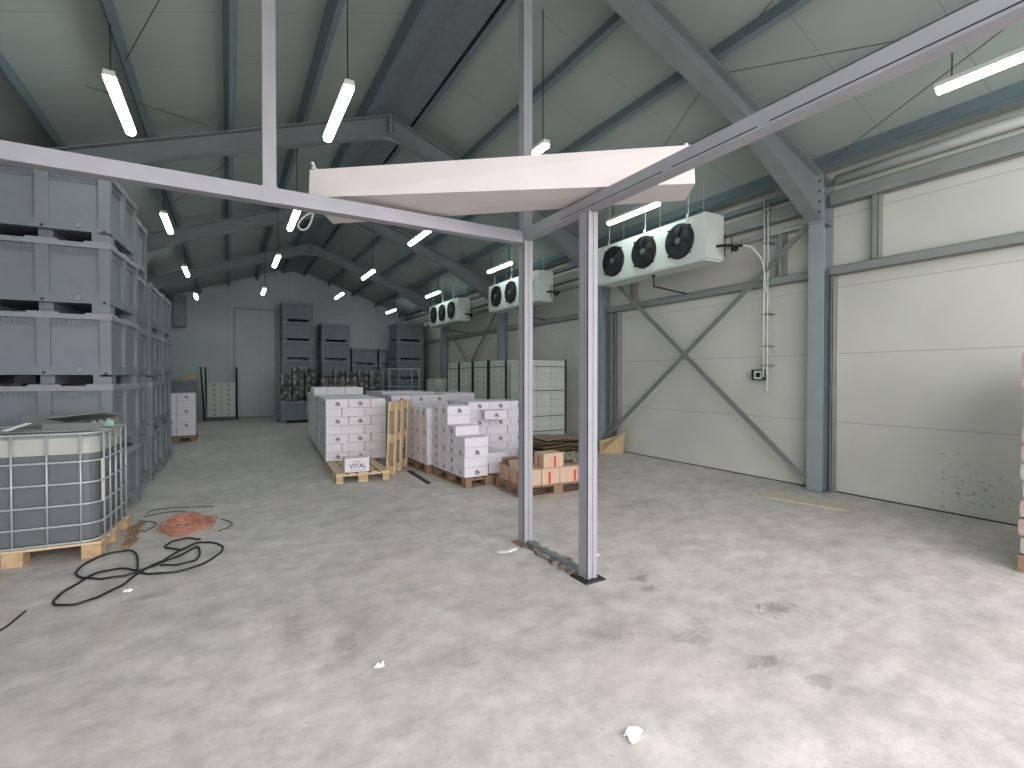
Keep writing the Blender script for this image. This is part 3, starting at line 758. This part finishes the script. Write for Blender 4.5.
# D and further back rows
block(2.95, 10.1, R(-1), [.42, .42, .42], [.42, .42, .42], 4, 7, H7, 'white carton in the load behind the wrapped one, above its top', ga, show=('front', 'top'), skipfn=lambda i, j, k: k < 4)
block(4.30, 9.6, R(-2), [.42, .42, .40], [.40, .42, .42], 4, 6, H7, 'x', ga, show=(), bulk=('front', 'top'))
block(3.15, 11.5, R(-1), [.42, .42, .42], [.42, .42, .42], 4, 7, H7+.004, 'x', ga, show=(), bulk=('front', 'top'))
block(4.50, 11.1, R(-1), [.42, .42], [.42, .42], 4, 7, H7, 'x', ga, show=(), bulk=('front', 'top'))
block(3.35, 12.9, R(-1), [.42, .42, .42], [.42, .42, .42], 4, 7, H7, 'x', ga, show=(), bulk=('front', 'top'))
for x, y, l in ((3.36, 10.75, 'pallet under the load behind the wrapped one, left'), (4.18, 10.9, 'pallet under the load behind the wrapped one, right'), (5.0, 10.2, 'pallet beneath the pale back load near the first post')):
    old_pallet(x, y, R(-1), 'weathered ' + l)
for k_, (x, y) in enumerate(((3.62, 12.1), (5.0, 11.78), (3.98, 13.5))): old_pallet(x, y, 0, ['weathered pallet under the rear middle white load', 'weathered pallet under the rear right white load', 'weathered pallet under the rearmost white load'][k_])
# wall cartons: tall strapped loads along right wall
gw = 'tall carton loads along the right wall'
wl = ['fifth tall strapped load from the right, farthest along the wall', 'fourth tall strapped load from the right along the wall', 'third tall strapped load from the right along the wall', 'second tall strapped load along the right wall', 'tall strapped load next to the big bluish load']
ys = [14.2, 13.28, 12.36, 11.42, 10.46]
for n_, y in enumerate(ys):
    nz = 7 if n_ == 0 else 12
    for k in range(nz):
        for j in range(2):
            yy = y+.2+j*.405; z = .148+k*.158
            if k >= nz-(3 if n_ == 0 else 5):
                carton(6.15, yy, z, R(random.uniform(-.6, .6)), .55, .398, .155, COOLC, 'pale carton in the ' + (wl[n_]), gw, True, front=False)
            else: BULKC.box(5.875, 6.425, yy-.199, yy+.199, z, z+.155)
    old_pallet(6.49, y+.41, PI/2, 'dark old pallet under the ' + wl[n_])
    st = thing('corner_strapping', 'dark corner straps around the ' + wl[n_], 'strapping', (5.87, y, .0), group='dark corner straps')
    H_ = .148+nz*.158
    for yy in (-.022, .812):
        MB().box(-.012, .04, yy-.004 if yy > 0 else yy, yy+.02, .15, H_+.012).obj('corner_post', STRAP, st)
    MB().box(-.011, -.004, .0, .81, H_-.175, H_-.155).obj('band', STRAP, st)
nz = 7; 
for k in range(9):
    for j in range(2):
        yy = 15.25+.2+j*.405; z = .148+k*.158
        if k >= 7: carton(6.2, yy, z, 0, .55, .398, .155, COOLC, 'pale carton in the low load at the far end of the wall row', gw, True, front=False)
        else: BULKC.box(5.925, 6.475, yy-.199, yy+.199, z, z+.155)
old_pallet(6.54, 15.67, PI/2, 'dark old pallet under the low load at the far end of the wall row')
for k in range(12):
    for i in range(3):
        z = .148+k*.156; c = carton(6.03+i*.405, 9.86, z, R(random.uniform(-.5, .5)), .398, .5, .154, COOLC, 'pale bluish carton in the big load seen between the two posts', gw, k == 11 and False)
old_pallet(6.43, 10.0, PI/2, 'dark old pallet under the big bluish load between the posts')
st = thing('corner_strapping', 'dark straps round the big bluish load between the posts', 'strapping', (5.83, 9.578, 0), group='dark corner straps')
MB().box(1.205, 1.23, -.022, .02, .001, 2.04).obj('corner_post', STRAP, st)
MB().box(-.02, .0, -.022, .02, .001, 2.04).obj('corner_post', STRAP, st)
for z in (.70, 1.30, 1.86, .35): MB().box(0.0, 1.205, -.015, -.008, z, z+.014).obj('band', STRAP, st)
b_ = BULK.obj('stacked_cartons', WHITEC); tag(b_, 'white cartons massed in the rear loads behind the front stacks', 'cartons', kind='stuff')
b_ = BULKC.obj('stacked_cartons', COOLC); tag(b_, 'pale cartons in the lower layers of the loads along the right wall', 'cartons', kind='stuff')

# VITAL carton
vc = carton(1.74, 7.93, .146, R(-4), .37, .28, .215, WHITEC, 'white VITAL carton alone at the front edge of the light pallet', 'single front carton', False)
del vc['group']
def text_mesh(txt, size, name, m, parent, loc, rot, label=None, ext=.0006):
    cu = bpy.data.curves.new('tmp_text', 'FONT'); cu.body = txt; cu.size = size; cu.extrude = ext; cu.align_x = 'CENTER'; cu.align_y = 'CENTER'; cu.offset = size*.012
    ob = bpy.data.objects.new('tmp_text', cu); COL.objects.link(ob)
    dg = bpy.context.evaluated_depsgraph_get(); me = bpy.data.meshes.new_from_object(ob.evaluated_get(dg)); me.materials.clear(); me.materials.append(m)
    bpy.data.objects.remove(ob); r = bpy.data.objects.new(name, me); COL.objects.link(r); r.parent = parent; r.location = loc; r.rotation_euler = rot
    if label: r['label'] = label
    return r
text_mesh('VITAL', .098, 'printed_name', INK, vc, (0.012, -.1408, .09), (PI/2, 0, 0), 'black VITAL lettering')
b = MB(); b.tube([(-.06+.11*q/8, -.1404, .145+.024*math.sin(PI*q/8)) for q in range(9)], .004, 5); b.box(-.10, .13, -.1412, -.1401, .030, .035); b.obj('printed_arc', INK, vc)
MB().box(-.18, .18, -.02, .02, .2142, .2156).obj('tape', PIPE, vc)

# brown cartons
bp = old_pallet(3.98, 5.93, PI/2-R(4), 'pinkish old pallet under the brown cartons')
def brown(x, y, z, rz, w, d, h, label, tapes=(0,), side_t=(0,)):
    o = bpy.data.objects.new('brown_carton', carton_mesh(w, d, h, BROWN, 'brown_carton')); COL.objects.link(o); o.location = (x, y, z); o.rotation_euler = (0, 0, rz)
    tag(o, label, 'carton', 'brown cartons with red tape')
    for tx in tapes: MB().box(tx-.016, tx+.016, -d/2-.0015, -d/2-.0005, h*.06, h*.78).obj('red_stripe', RED, o)
    for ty in side_t: MB().box(-w/2-.0015, -w/2-.0005, ty-.013, ty+.013, h*.06, h*.8).obj('red_stripe', RED, o)
    return o
bz = .146; ang = R(-4)
def bpos(lx, ly): c, s = math.cos(ang), math.sin(ang); return 3.40+c*lx-s*ly, 5.58+s*lx+c*ly
for j in range(3):
    for i in range(4):
        x, y = bpos(.145+i*.292, .125+j*.255)
        nm = ['front', 'middle', 'back'][j] + ' row, ' + ['first', 'second', 'third', 'fourth'][i] + ' from the left'
        brown(x, y, bz, ang+R(random.uniform(-1, 1)), .285, .248, .22, 'brown carton with red tape, bottom layer ' + nm, tapes=(-.02,) if i in (0, 1, 3) else (.1,), side_t=(.02,))
x, y = bpos(.46+.03, .15); brown(x, y, bz+.222, ang+R(3), .33, .25, .20, 'brown carton with red tape alone on the top layer, between the posts', tapes=(.02,))
x, y = bpos(.80+.22, .40)
ps = thing('plastic_sheet', 'crumpled greenish sheet lying over the brown cartons by the second post', 'sheet', (x, y, bz+.245))
b = MB(); vs = []; n_ = 10
for i in range(n_+1):
    for j in range(n_+1):
        vs.append(((i/n_-.5)*.5, (j/n_-.5)*.52, .05+.05*math.sin(i*1.7+j)*math.cos(j*1.3)-.04*abs(i/n_-.5)))
b.add(vs, [(i*(n_+1)+j, (i+1)*(n_+1)+j, (i+1)*(n_+1)+j+1, i*(n_+1)+j+1) for i in range(n_) for j in range(n_)])
MOSS = mat('greenish_wrap', (138, 142, 118), .6, 0, .2, 8, .5, 12)
so = b.obj('sheet_layer', MOSS, ps); sm = so.modifiers.new('s', 'SOLIDIFY'); sm.thickness = .006
x, y = bpos(.18, .45)
fl_ = thing('open_carton_flap', 'raised grey-brown flap of open cardboard left of the first post', 'cardboard', (x, y, bz+.222))
M = Matrix.Rotation(R(-24), 4, 'X'); MB().box(-.24, .22, -.16, .16, .07, .076, M).obj('flap', BROWND, fl_)
M = Matrix.Rotation(R(50), 4, 'X'); MB().box(-.24, .22, -.10, .02, .12, .126, M).obj('flap', BROWND, fl_)
MB().box(-.23, .21, .1, .106, 0, .11).obj('flap', BROWND, fl_)
# flattened cardboard heap
OLIVE = mat('old_flat_cardboard', (128, 116, 84), .85, 0, .3, 4, .2, 30)
z = .0
old_pallet(5.25, 7.35, PI/2, 'dark pallet under the heap of flattened cardboard')
z = .147
for k in range(10):
    w, d = random.uniform(.95, 1.25), random.uniform(.6, .8); h = random.uniform(.018, .04)
    b = MB(); nn = 8; vs = []
    ph = random.uniform(0, 6)
    for i in range(nn+1):
        for j in range(3): vs.append(((i/nn-.5)*w, (j/2-.5)*d, .012*math.sin(i*.9+ph)+.012))
    b.add(vs, [(i*3+j, (i+1)*3+j, (i+1)*3+j+1, i*3+j+1) for i in range(nn) for j in range(2)])
    o_ = b.obj('flattened_carton', OLIVE if k % 3 else BROWND); sm = o_.modifiers.new('s', 'SOLIDIFY'); sm.thickness = .008
    o_.location = (5.25+random.uniform(-.05, .05), 7.35+random.uniform(-.06, .06), z+.003); o_.rotation_euler = (0, 0, R(random.uniform(-9, 9)))
    tag(o_, 'flattened cardboard sheet in the heap behind the brown cartons', 'cardboard', 'heap of flattened cardboard'); z += .040
# leaning cardboard and dark board
b = MB()
pts = [(6.80, 8.02, .0), (7.20, 7.74, .0), (7.33, 7.82, .47), (7.20, 8.02, .34), (7.08, 8.2, .27), (6.98, 8.25, .24)]
b.add(pts + [(p[0]+.012, p[1]+.016, p[2]) for p in pts], [tuple(range(6)), tuple(range(11, 5, -1))] + [(i, (i+1) % 6, 6+(i+1) % 6, 6+i) for i in range(6)])
tag(b.obj('leaning_cardboard', mat('tan_board', (190, 164, 128), .8, 0, .12, 6)), 'torn tan board leaning on the right wall beside the second column', 'board')
# thin plywood on floor and small clutter
b = MB(); pp = [(6.24, 4.02), (6.45, 3.04), (6.78, 3.17), (6.44, 4.24)]
b.add([(x, y, .0015) for x, y in pp]+[(x, y, .012) for x, y in pp], [(3, 2, 1, 0), (4, 5, 6, 7), (0, 1, 5, 4), (1, 2, 6, 5), (2, 3, 7, 6), (3, 0, 4, 7)])
tag(b.obj('plywood_strip', mat('pale_plywood', (204, 190, 172), .8, 0, .15, 6)), 'thin plywood strip flat on the floor at the foot of the big column', 'board')
tag(MB().box(-.03, .03, -.56, .56, .001, .02, Matrix.Translation((2.655, 7.60, 0)) @ Matrix.Rotation(R(-3), 4, 'Z')).obj('metal_bar', DARKM), 'dark flat bar on the floor right of the standing pallet', 'bar')

# crumpled papers
def crumple(x, y, s, label, m=PAPER, n=3, seed=1):
    random.seed(seed); b = MB(); vs = []
    for i in range(n+1):
        for j in range(n+1): vs.append(((i/n-.5)*s*1.2+random.uniform(-.1, .1)*s, (j/n-.5)*s*.7+random.uniform(-.1, .1)*s, .004+random.random()**2*s*.55))
    b.add(vs, [(i*(n+1)+j, (i+1)*(n+1)+j, (i+1)*(n+1)+j+1, i*(n+1)+j+1) for i in range(n) for j in range(n)])
    o_ = b.obj('crumpled_paper', m); o_.location = (x, y, 0); sm = o_.modifiers.new('s', 'SOLIDIFY'); sm.thickness = .001
    return tag(o_, label, 'paper scrap', 'paper scraps on the floor')
crumple(1.575, 1.61, .075, 'crumpled white paper on the floor at the bottom edge of the photo', seed=4)
crumple(2.88, 3.43, .05, 'small white scrap beside the foot of the second post', seed=5)
crumple(-.66, 4.62, .05, 'white scrap beside the black hose', seed=6)
crumple(.72, 2.72, .045, 'small white scrap in the middle of the bare floor', seed=7)
b = MB(); b.box(-.11, .0, -.018, .018, .001, .006); b.box(-.01, .09, -.012, .012, .001, .012, Matrix.Rotation(R(35), 4, 'Z'))
o_ = b.obj('torn_strip', PAPER); o_.location = (2.25, 3.93, 0); o_.rotation_euler = (0, 0, R(-20)); tag(o_, 'torn pale strip on the floor in front of the first post', 'paper scrap')
random.seed(11)

# hoses and cables on floor
def hose(paths, r, m, name, label, cat='hose', z=None):
    b = MB()
    for k, pth in enumerate(paths):
        b.tube([(p.x, p.y, r+.001+.006*abs(math.sin(i*.37+k))) for i, p in enumerate(catmull([(x, y, 0) for x, y in pth], 8))], r, 7)
    return tag(b.obj(name, m, smooth=True), label, cat)
hose([[(-.658, 5.038), (-.735, 5.558), (-.85, 5.709), (-1.018, 5.617), (-1.094, 5.36), (-1.065, 5.174), (-.932, 5.032), (-.799, 4.987), (-.655, 5.016), (-.633, 5.024), (-.771, 5.174), (-.938, 5.167), (-1.058, 4.892), (-1.094, 4.694), (-1.052, 4.578), (-.936, 4.535), (-.823, 4.616), (-.714, 4.782), (-.637, 5.026), (-.52, 5.211), (-.372, 5.493), (-.242, 5.627), (-.096, 5.486), (-.052, 5.307), (-.133, 5.064), (-.293, 4.896), (-.489, 4.893), (-.633, 4.99)],
      [(-.64, 5.049), (-.516, 5.171), (-.362, 5.342), (-.264, 5.492), (-.234, 5.267), (-.263, 5.1), (-.385, 5.057), (-.51, 5.108)],
      [(-.37, 5.466), (-.49, 5.579), (-.526, 5.662), (-.485, 5.787), (-.371, 5.838), (-.246, 5.736)]], .009, RUBBER, 'black_hose', 'black rubber hose lying in loose loops on the floor')
random.seed(5); paths = []
for k in range(15):
    cx, cy = -.42+random.uniform(-.08, .08), 6.42+random.uniform(-.14, .14); pth = []
    n_ = 12; ph = random.uniform(0, 6); rx, ry = random.uniform(.08, .26), random.uniform(.12, .46)
    for q in range(n_+4):
        a = ph+q*2*PI/n_; pth.append((cx+rx*math.cos(a)*random.uniform(.75, 1.05), cy+ry*math.sin(a)*random.uniform(.75, 1.05)))
    paths.append(pth)
hose(paths, .0055, ORANGE, 'orange_cable', 'tangled heap of orange cable on the floor by the crates', 'cable')
for pth, l in (([(-.80, 6.40), (-.764, 6.338), (-.70, 6.50), (-.715, 6.682), (-.885, 6.818)], 'thin olive cable end curling left of the orange heap'),
               ([(-.85, 7.182), (-.724, 7.312), (-.458, 7.249), (-.167, 7.127)], 'thin olive cable arcing behind the orange heap'),
               ([(-.10, 5.95), (-.02, 6.03), (.03, 6.16), (-.0, 6.307), (-.08, 6.45)], 'thin olive cable loop right of the orange heap'),
               ([(-.85, 7.0), (-.6, 7.1), (-.45, 7.03)], 'short thin olive cable just behind the orange heap')):
    hose([pth], .006, GREYCAB, 'thin_cable', l, 'cable')['group'] = 'thin olive cable ends'
hose([[(-1.45, 3.9), (-1.266, 4.311), (-1.216, 4.58)]], .006, DARKM, 'thin_rod', 'thin dark rod on the floor at the left edge', 'rod')
# small planks at pallet end by the tank
for k, (x, y, a) in enumerate(((-.84, 5.95, 80), (-.85, 6.25, 84), (-.86, 6.55, 74))):
    tag(MB().box(-.12, .12, -.035, .035, .001, .03, Matrix.Translation((x, y, .03*0)) @ Matrix.Rotation(R(a), 4, 'Z')).obj('broken_board', WOODO),
        ['broken board nearest the camera beside the tank pallet', 'middle broken board beside the tank pallet', 'farthest broken board beside the tank pallet, against the crates'][k], 'board', 'broken boards')

# ------------------------------------------------------------------ caged tank (front-right corner at -1.0, 5.66)
ib = thing('caged_tank', 'caged plastic liquid tank on a wooden pallet at the left edge', 'liquid tank', (-1.0, 5.66, 0), R(-4.5))
W, D = 1.2, 1.0
b = MB()
for yc in (.07, .3, .5, .7, .93): b.box(-W, 0, yc-.06, yc+.06, .118, .14)
b.obj('pallet_deck', WOOD, ib, bevel=.002)
for xc in (-.07, -.6, -1.13):
    for yc in (.07, .5, .93): MB().box(xc-.07, xc+.07, yc-.07, yc+.07, .0, .118).obj('pallet_block', BLOCK, ib)
def rr(x0, x1, y0, y1, r, n=5):
    out = []
    for cx, cy, a0 in ((x1-r, y0+r, -90), (x1-r, y1-r, 0), (x0+r, y1-r, 90), (x0+r, y0+r, 180)):
        for q in range(n+1): a = R(a0+90*q/n); out.append((cx+r*math.cos(a), cy+r*math.sin(a)))
    return out
pr_ = rr(-W+.035, -.035, .035, D-.035, .13)
b = MB(); rings = []
for z, sc in ((.145, .97), (.17, 1), (.935, 1)):
    rings.append([(-.6+(x+.6)*sc, .5+(y-.5)*sc, z) for x, y in pr_])
n_ = len(pr_)
b.add([v for r_ in rings for v in r_], [tuple(range(n_-1, -1, -1)), tuple((len(rings)-1)*n_+i for i in range(n_))] + [(k*n_+i, k*n_+(i+1) % n_, (k+1)*n_+(i+1) % n_, (k+1)*n_+i) for k in range(len(rings)-1) for i in range(n_)])
bo = b.obj('tank_bottle', TRANS, ib, smooth=False)
b = MB(); rings = []
for z, sc in ((.936, 1), (1.03, 1), (1.08, .97), (1.11, .85)):
    rings.append([(-.6+(x+.6)*sc, .5+(y-.5)*sc, z) for x, y in pr_])
b.add([v for r_ in rings for v in r_], [tuple(range(n_-1, -1, -1)), tuple((len(rings)-1)*n_+i for i in range(n_))] + [(k*n_+i, k*n_+(i+1) % n_, (k+1)*n_+(i+1) % n_, (k+1)*n_+i) for k in range(len(rings)-1) for i in range(n_)])
b.obj('tank_top', mat('milky_tank_top_plastic', (176, 180, 172), .4, 0, .08, 4), ib, label='pale empty upper part of the tank')
b = MB(); n_ = len(pr_)
vs = [(-.6+(x+.6)*.985, .5+(y-.5)*.985, z) for z in (.16, .93) for x, y in pr_]
b.add(vs, [tuple(range(n_-1, -1, -1)), tuple(n_+i for i in range(n_))]+[(i, (i+1) % n_, n_+(i+1) % n_, n_+i) for i in range(n_)])
b.obj('liquid', LIQ, bo, label='dark liquid seen through the tank wall')
b = MB(); cp_ = rr(-W+.008, -.008, .008, D-.008, .14, 5)
for z in (.155, .31, .49, .68, .87, 1.12): b.tube([(x, y, z) for x, y in cp_], .0095, 7, True)
for k in range(5):
    x = -.14-k*(W-.28)/4
    for y in (.008, D-.008): b.tube([(x, y, .14), (x, y, 1.12)], .0085, 7)
for k in range(5):
    y = .14+k*(D-.28)/4
    for x in (-.008, -W+.008): b.tube([(x, y, .14), (x, y, 1.12)], .0085, 7)
for y in (.3, .7): b.tube([(-.01, y, 1.125), (-W+.01, y, 1.125)], .012, 7)
b.obj('cage', CAGE, ib, smooth=True)
b = MB(); b.cyl((-.6, .5, 1.11), (0, 0, 1), .1, .09, .03, 20); b.obj('filler_cap', FANB, ib)
for za, zb in ((.50, .68), (.70, .88)): MB().box(.002, .006, .03, .09, za, zb).obj('label_plate', PAPER, ib)
# on top of the tank
tz = 1.140
def onib(x, y): c, s = math.cos(R(-4.5)), math.sin(R(-4.5)); return (-1.0+c*x-s*y, 5.66+s*x+c*y)
x, y = onib(-.43, .45)
ct = thing('folded_cardboard', 'folded grey cardboard box lying open on top of the caged tank', 'cardboard', (x, y, tz), R(-10))
GC = mat('grey_cardboard', (120, 122, 122), .8, 0, .12, 5)
MB().box(-.34, -.02, -.22, .25, 0, .010).obj('panel', GC, ct)
MB().box(-.02, .42, -.20, .24, .0, .010, Matrix.Translation((0, 0, .075)) @ Matrix.Rotation(R(-6), 4, 'Y') @ Matrix.Rotation(R(-8), 4, 'X')).obj('panel', GC, ct)
MB().box(-.36, .40, .22, .23, .01, .12).obj('side_flap', GC, ct)
MB().box(-.02, .42, -.22, -.21, .0, .06).obj('side_flap', GC, ct)
x, y = onib(-.60, .12)
tag(MB().box(-.03, .03, -.10, .10, .0, .006, Matrix.Translation((x, y, tz+.045)) @ Matrix.Rotation(R(-35), 4, 'Z') @ Matrix.Rotation(R(14), 4, 'X')).obj('white_card', PAPER), 'white card strip propped on the tank top', 'card')
x, y = onib(-.10, .42); crumple(x, y, .15, 'pale mint plastic bag on the rear right corner of the tank', MINT, 6, 9).location.z = tz+.0
COL.objects[-1].name = 'plastic_bag'; COL.objects[-1]['category'] = 'bag'; del COL.objects[-1]['group']
x, y = onib(-1.03, .30)
gr = thing('metal_grab_tool', 'dark hand tool with a pale bar lying on the tank top', 'tool', (x, y, tz))
b = MB(); b.tube([(-.10, 0, .11), (.14, .02, .115)], .008, 7); b.obj('bar', CAGE, gr)
MB().cyl((-.12, 0, .0), (0, 0, 1), .03, .02, .12, 8).obj('foot', FANB, gr); b = MB(); b.cyl((.17, .02, .0), (0, 0, 1), .04, .03, .16, 8); b.box(.13, .23, -.01, .03, .1, .13); b.obj('handle', FANB, gr)
random.seed(21)

# ------------------------------------------------------------------ far goods
# dark wrapped packs
def pack_mesh(w, d, h, seed):
    random.seed(seed); b = MB().box(-w/2, w/2, -d/2, d/2, 0, h)
    me = b.mesh('wrapped_pack', WRAP); bm = bmesh.new(); bm.from_mesh(me)
    bmesh.ops.subdivide_edges(bm, edges=bm.edges, cuts=3, use_grid_fill=True)
    for v in bm.verts:
        k = 1-.10*((abs(v.co.x)/(w/2))**4+(abs(v.co.y)/(d/2))**4)/2
        v.co.x = v.co.x*k+random.uniform(-.012, .012); v.co.y = v.co.y*k+random.uniform(-.012, .012)
        if v.co.z > h*.2: v.co.z += random.uniform(-.03, .0)
    bm.to_mesh(me); bm.free(); return me
PKS = [pack_mesh(.38, .4, .24, s) for s in range(3)]
def packs(x0, y0, z0, nx, nz, label, group, rot=0):
    for k in range(nz):
        for i in range(nx):
            if k == nz-1 and i in (0,) and nz > 2: continue
            o_ = bpy.data.objects.new('wrapped_pack', random.choice(PKS)); COL.objects.link(o_)
            o_.location = (x0+.19+i*.385, y0+random.uniform(-.02, .02), z0+k*.241); o_.rotation_euler = (0, 0, R(random.choice([0, 180])+random.uniform(-4, 4)))
            tag(o_, label, 'pack', group)
pl_ = .776
packs(1.60, 19.1, pl_, 3, 5, 'dark wrapped pack piled on the single crate by the back door', 'dark wrapped packs on the crate')
old_pallet(3.05, 17.2, 0, 'dark pallet under the low pile of wrapped packs, left'); old_pallet(3.9, 17.2, 0, 'dark pallet under the low pile of wrapped packs, right')
packs(2.62, 17.0, .148, 5, 7, 'dark printed pack in the pile behind the white cartons', 'dark packs behind the white cartons')
# wire cage rack
wr = thing('wire_rack', 'low wire cage rack behind the white cartons', 'rack', (4.72, 16.4, 0))
for x in (0, 1.05):
    for y in (0, .8): MB().tube([(x, y, 0), (x, y, 1.92)], .02, 6).obj('upright', CAGE, wr)
b = MB()
for z in (.2, 1.3, 1.90):
    for y in (0, .8): b.tube([(0, y, z), (1.05, y, z)], .014, 6)
    for x in (0, 1.05): b.tube([(x, 0, z), (x, .8, z)], .014, 6)
for k in range(1, 7): b.tube([(k*.15, .8, .2), (k*.15, .8, 1.9)], .005, 5)
b.obj('wire_frame', CAGE, wr)
MB().box(.04, 1.01, .04, .76, 1.315, 1.33).obj('shelf', GREYB, wr)
MB().box(.04, 1.01, .04, .76, .215, .23).obj('shelf', GREYB, wr)
# left white cartons beyond the crates
old_pallet(-1.12, 15.25, 0, 'old pallet under the far left white cartons')
for k in range(6):
    for i in range(2): 
        for j in (0, 1): carton(-1.32+i*.40, 14.9+j*.32, .148+k*.178, R(random.uniform(-1, 1)), .395, .30, .176, WHITEC, 'white carton in the load just beyond the left crate row', 'far left white cartons', k % 2 == 1 and j == 0, side=False)
MB_ = MB().box(-.25, .25, -.12, .12, 0, .14); o_ = MB_.obj('brown_box', BROWN, bevel=.005); o_.location = (-1.2, 20.7, CP*2+.0); tag(o_, 'small brown box on the far left crates', 'box')
# cage with black posts in front of back wall
fc = thing('post_pallet', 'dark post pallet carrying two columns of pale cartons by the back door', 'post pallet', (-.72, 21.2, 0))
MB().box(0, 1.02, 0, .8, .02, .14).obj('pallet_base', GREYB, fc)
for x, y, lean in ((-.03, 0, .05), (.04, .78, .03), (1.0, .0, 0), (1.02, .78, 0)): MB().tube([(x, y, 0), (x-lean*2.2, y, 2.0)], .03, 6).obj('corner_post', FANB, fc)
for k in range(7):
    for i in range(2): carton(-.72+.27+i*.46, 21.45, .142+k*.182, 0, .45, .36, .18, COOLC, 'pale carton between the dark posts beside the back door', 'cartons on the post pallet', True, side=False)

# bagged stack at the right edge of view
BAG = mat('pinkish_woven_bag', (192, 168, 162), .7, 0, 0, 7, .5, 60, col2=(172, 148, 138))
BAGW = mat('white_woven_bag', (188, 184, 174), .7, 0, .2, 7, .5, 60)
rb = old_pallet(6.28, 1.0, PI/2, 'pallet under the stack of bags cut by the right edge')
random.seed(9)
for k in range(11):
    w, d, h = 1.2, .8, .152
    b = MB().box(-w/2, w/2, -d/2, d/2, 0, h); me = b.mesh('filled_bag', BAG if k % 4 in (1, 2) else BAGW, bevel=.05)
    o_ = bpy.data.objects.new('filled_bag', me); COL.objects.link(o_); o_.location = (6.28+random.uniform(-.015, .015), 1.0+random.uniform(-.012, .012), .147+k*.1535)
    tag(o_, 'woven bag in the stack cut by the right edge of the photo', 'bag', 'bags at the right edge')

# ------------------------------------------------------------------ light
w = bpy.data.worlds.new('overcast_sky'); SC.world = w; w.use_nodes = True
nt = w.node_tree; nt.nodes.clear()
o_ = nt.nodes.new('ShaderNodeOutputWorld'); bg = nt.nodes.new('ShaderNodeBackground')
tc = nt.nodes.new('ShaderNodeTexCoord'); sx = nt.nodes.new('ShaderNodeSeparateXYZ'); rp_ = nt.nodes.new('ShaderNodeValToRGB')
nt.links.new(tc.outputs['Generated'], sx.inputs[0]); nt.links.new(sx.outputs[2], rp_.inputs[0])
rp_.color_ramp.elements[0].color = (1.0, .95, .97, 1); rp_.color_ramp.elements[1].color = (.98, .96, 1.0, 1)
nt.links.new(rp_.outputs[0], bg.inputs[0]); bg.inputs[1].default_value = SKY = 6.0
nt.links.new(bg.outputs[0], o_.inputs[0])
ld = bpy.data.lights.new('door_daylight_portal', 'AREA'); ld.shape = 'RECTANGLE'; ld.size = 6.2-XL-.3; ld.size_y = 4.45; ld.cycles.is_portal = True
lo = bpy.data.objects.new('door_daylight_portal', ld); COL.objects.link(lo); lo.location = ((6.2+XL+.3)/2, YF-.1, 2.22); lo.rotation_euler = (R(90), 0, 0)   # faces into the hall

# ------------------------------------------------------------------ camera
cam = bpy.data.cameras.new('camera'); co = bpy.data.objects.new('camera', cam); COL.objects.link(co); SC.camera = co
cam.sensor_width = 36; cam.lens = 36*490/1024; cam.clip_start = .05
co.location = (0, 0, 1.62); co.rotation_euler = (R(90-.8), 0, R(-30.1))
SC.view_settings.view_transform = 'Standard'; SC.view_settings.look = 'None'; SC.view_settings.gamma = 1; SC.view_settings.use_curve_mapping = False
SC.view_settings.exposure = 0.13
SC.cycles.use_denoising = True
SC.cycles.max_bounces = 8; SC.cycles.diffuse_bounces = 5; SC.cycles.transparent_max_bounces = 8
SC.cycles.sample_clamp_indirect = 6
print('CARTONS', NC[0], 'OBJECTS', len(COL.objects))
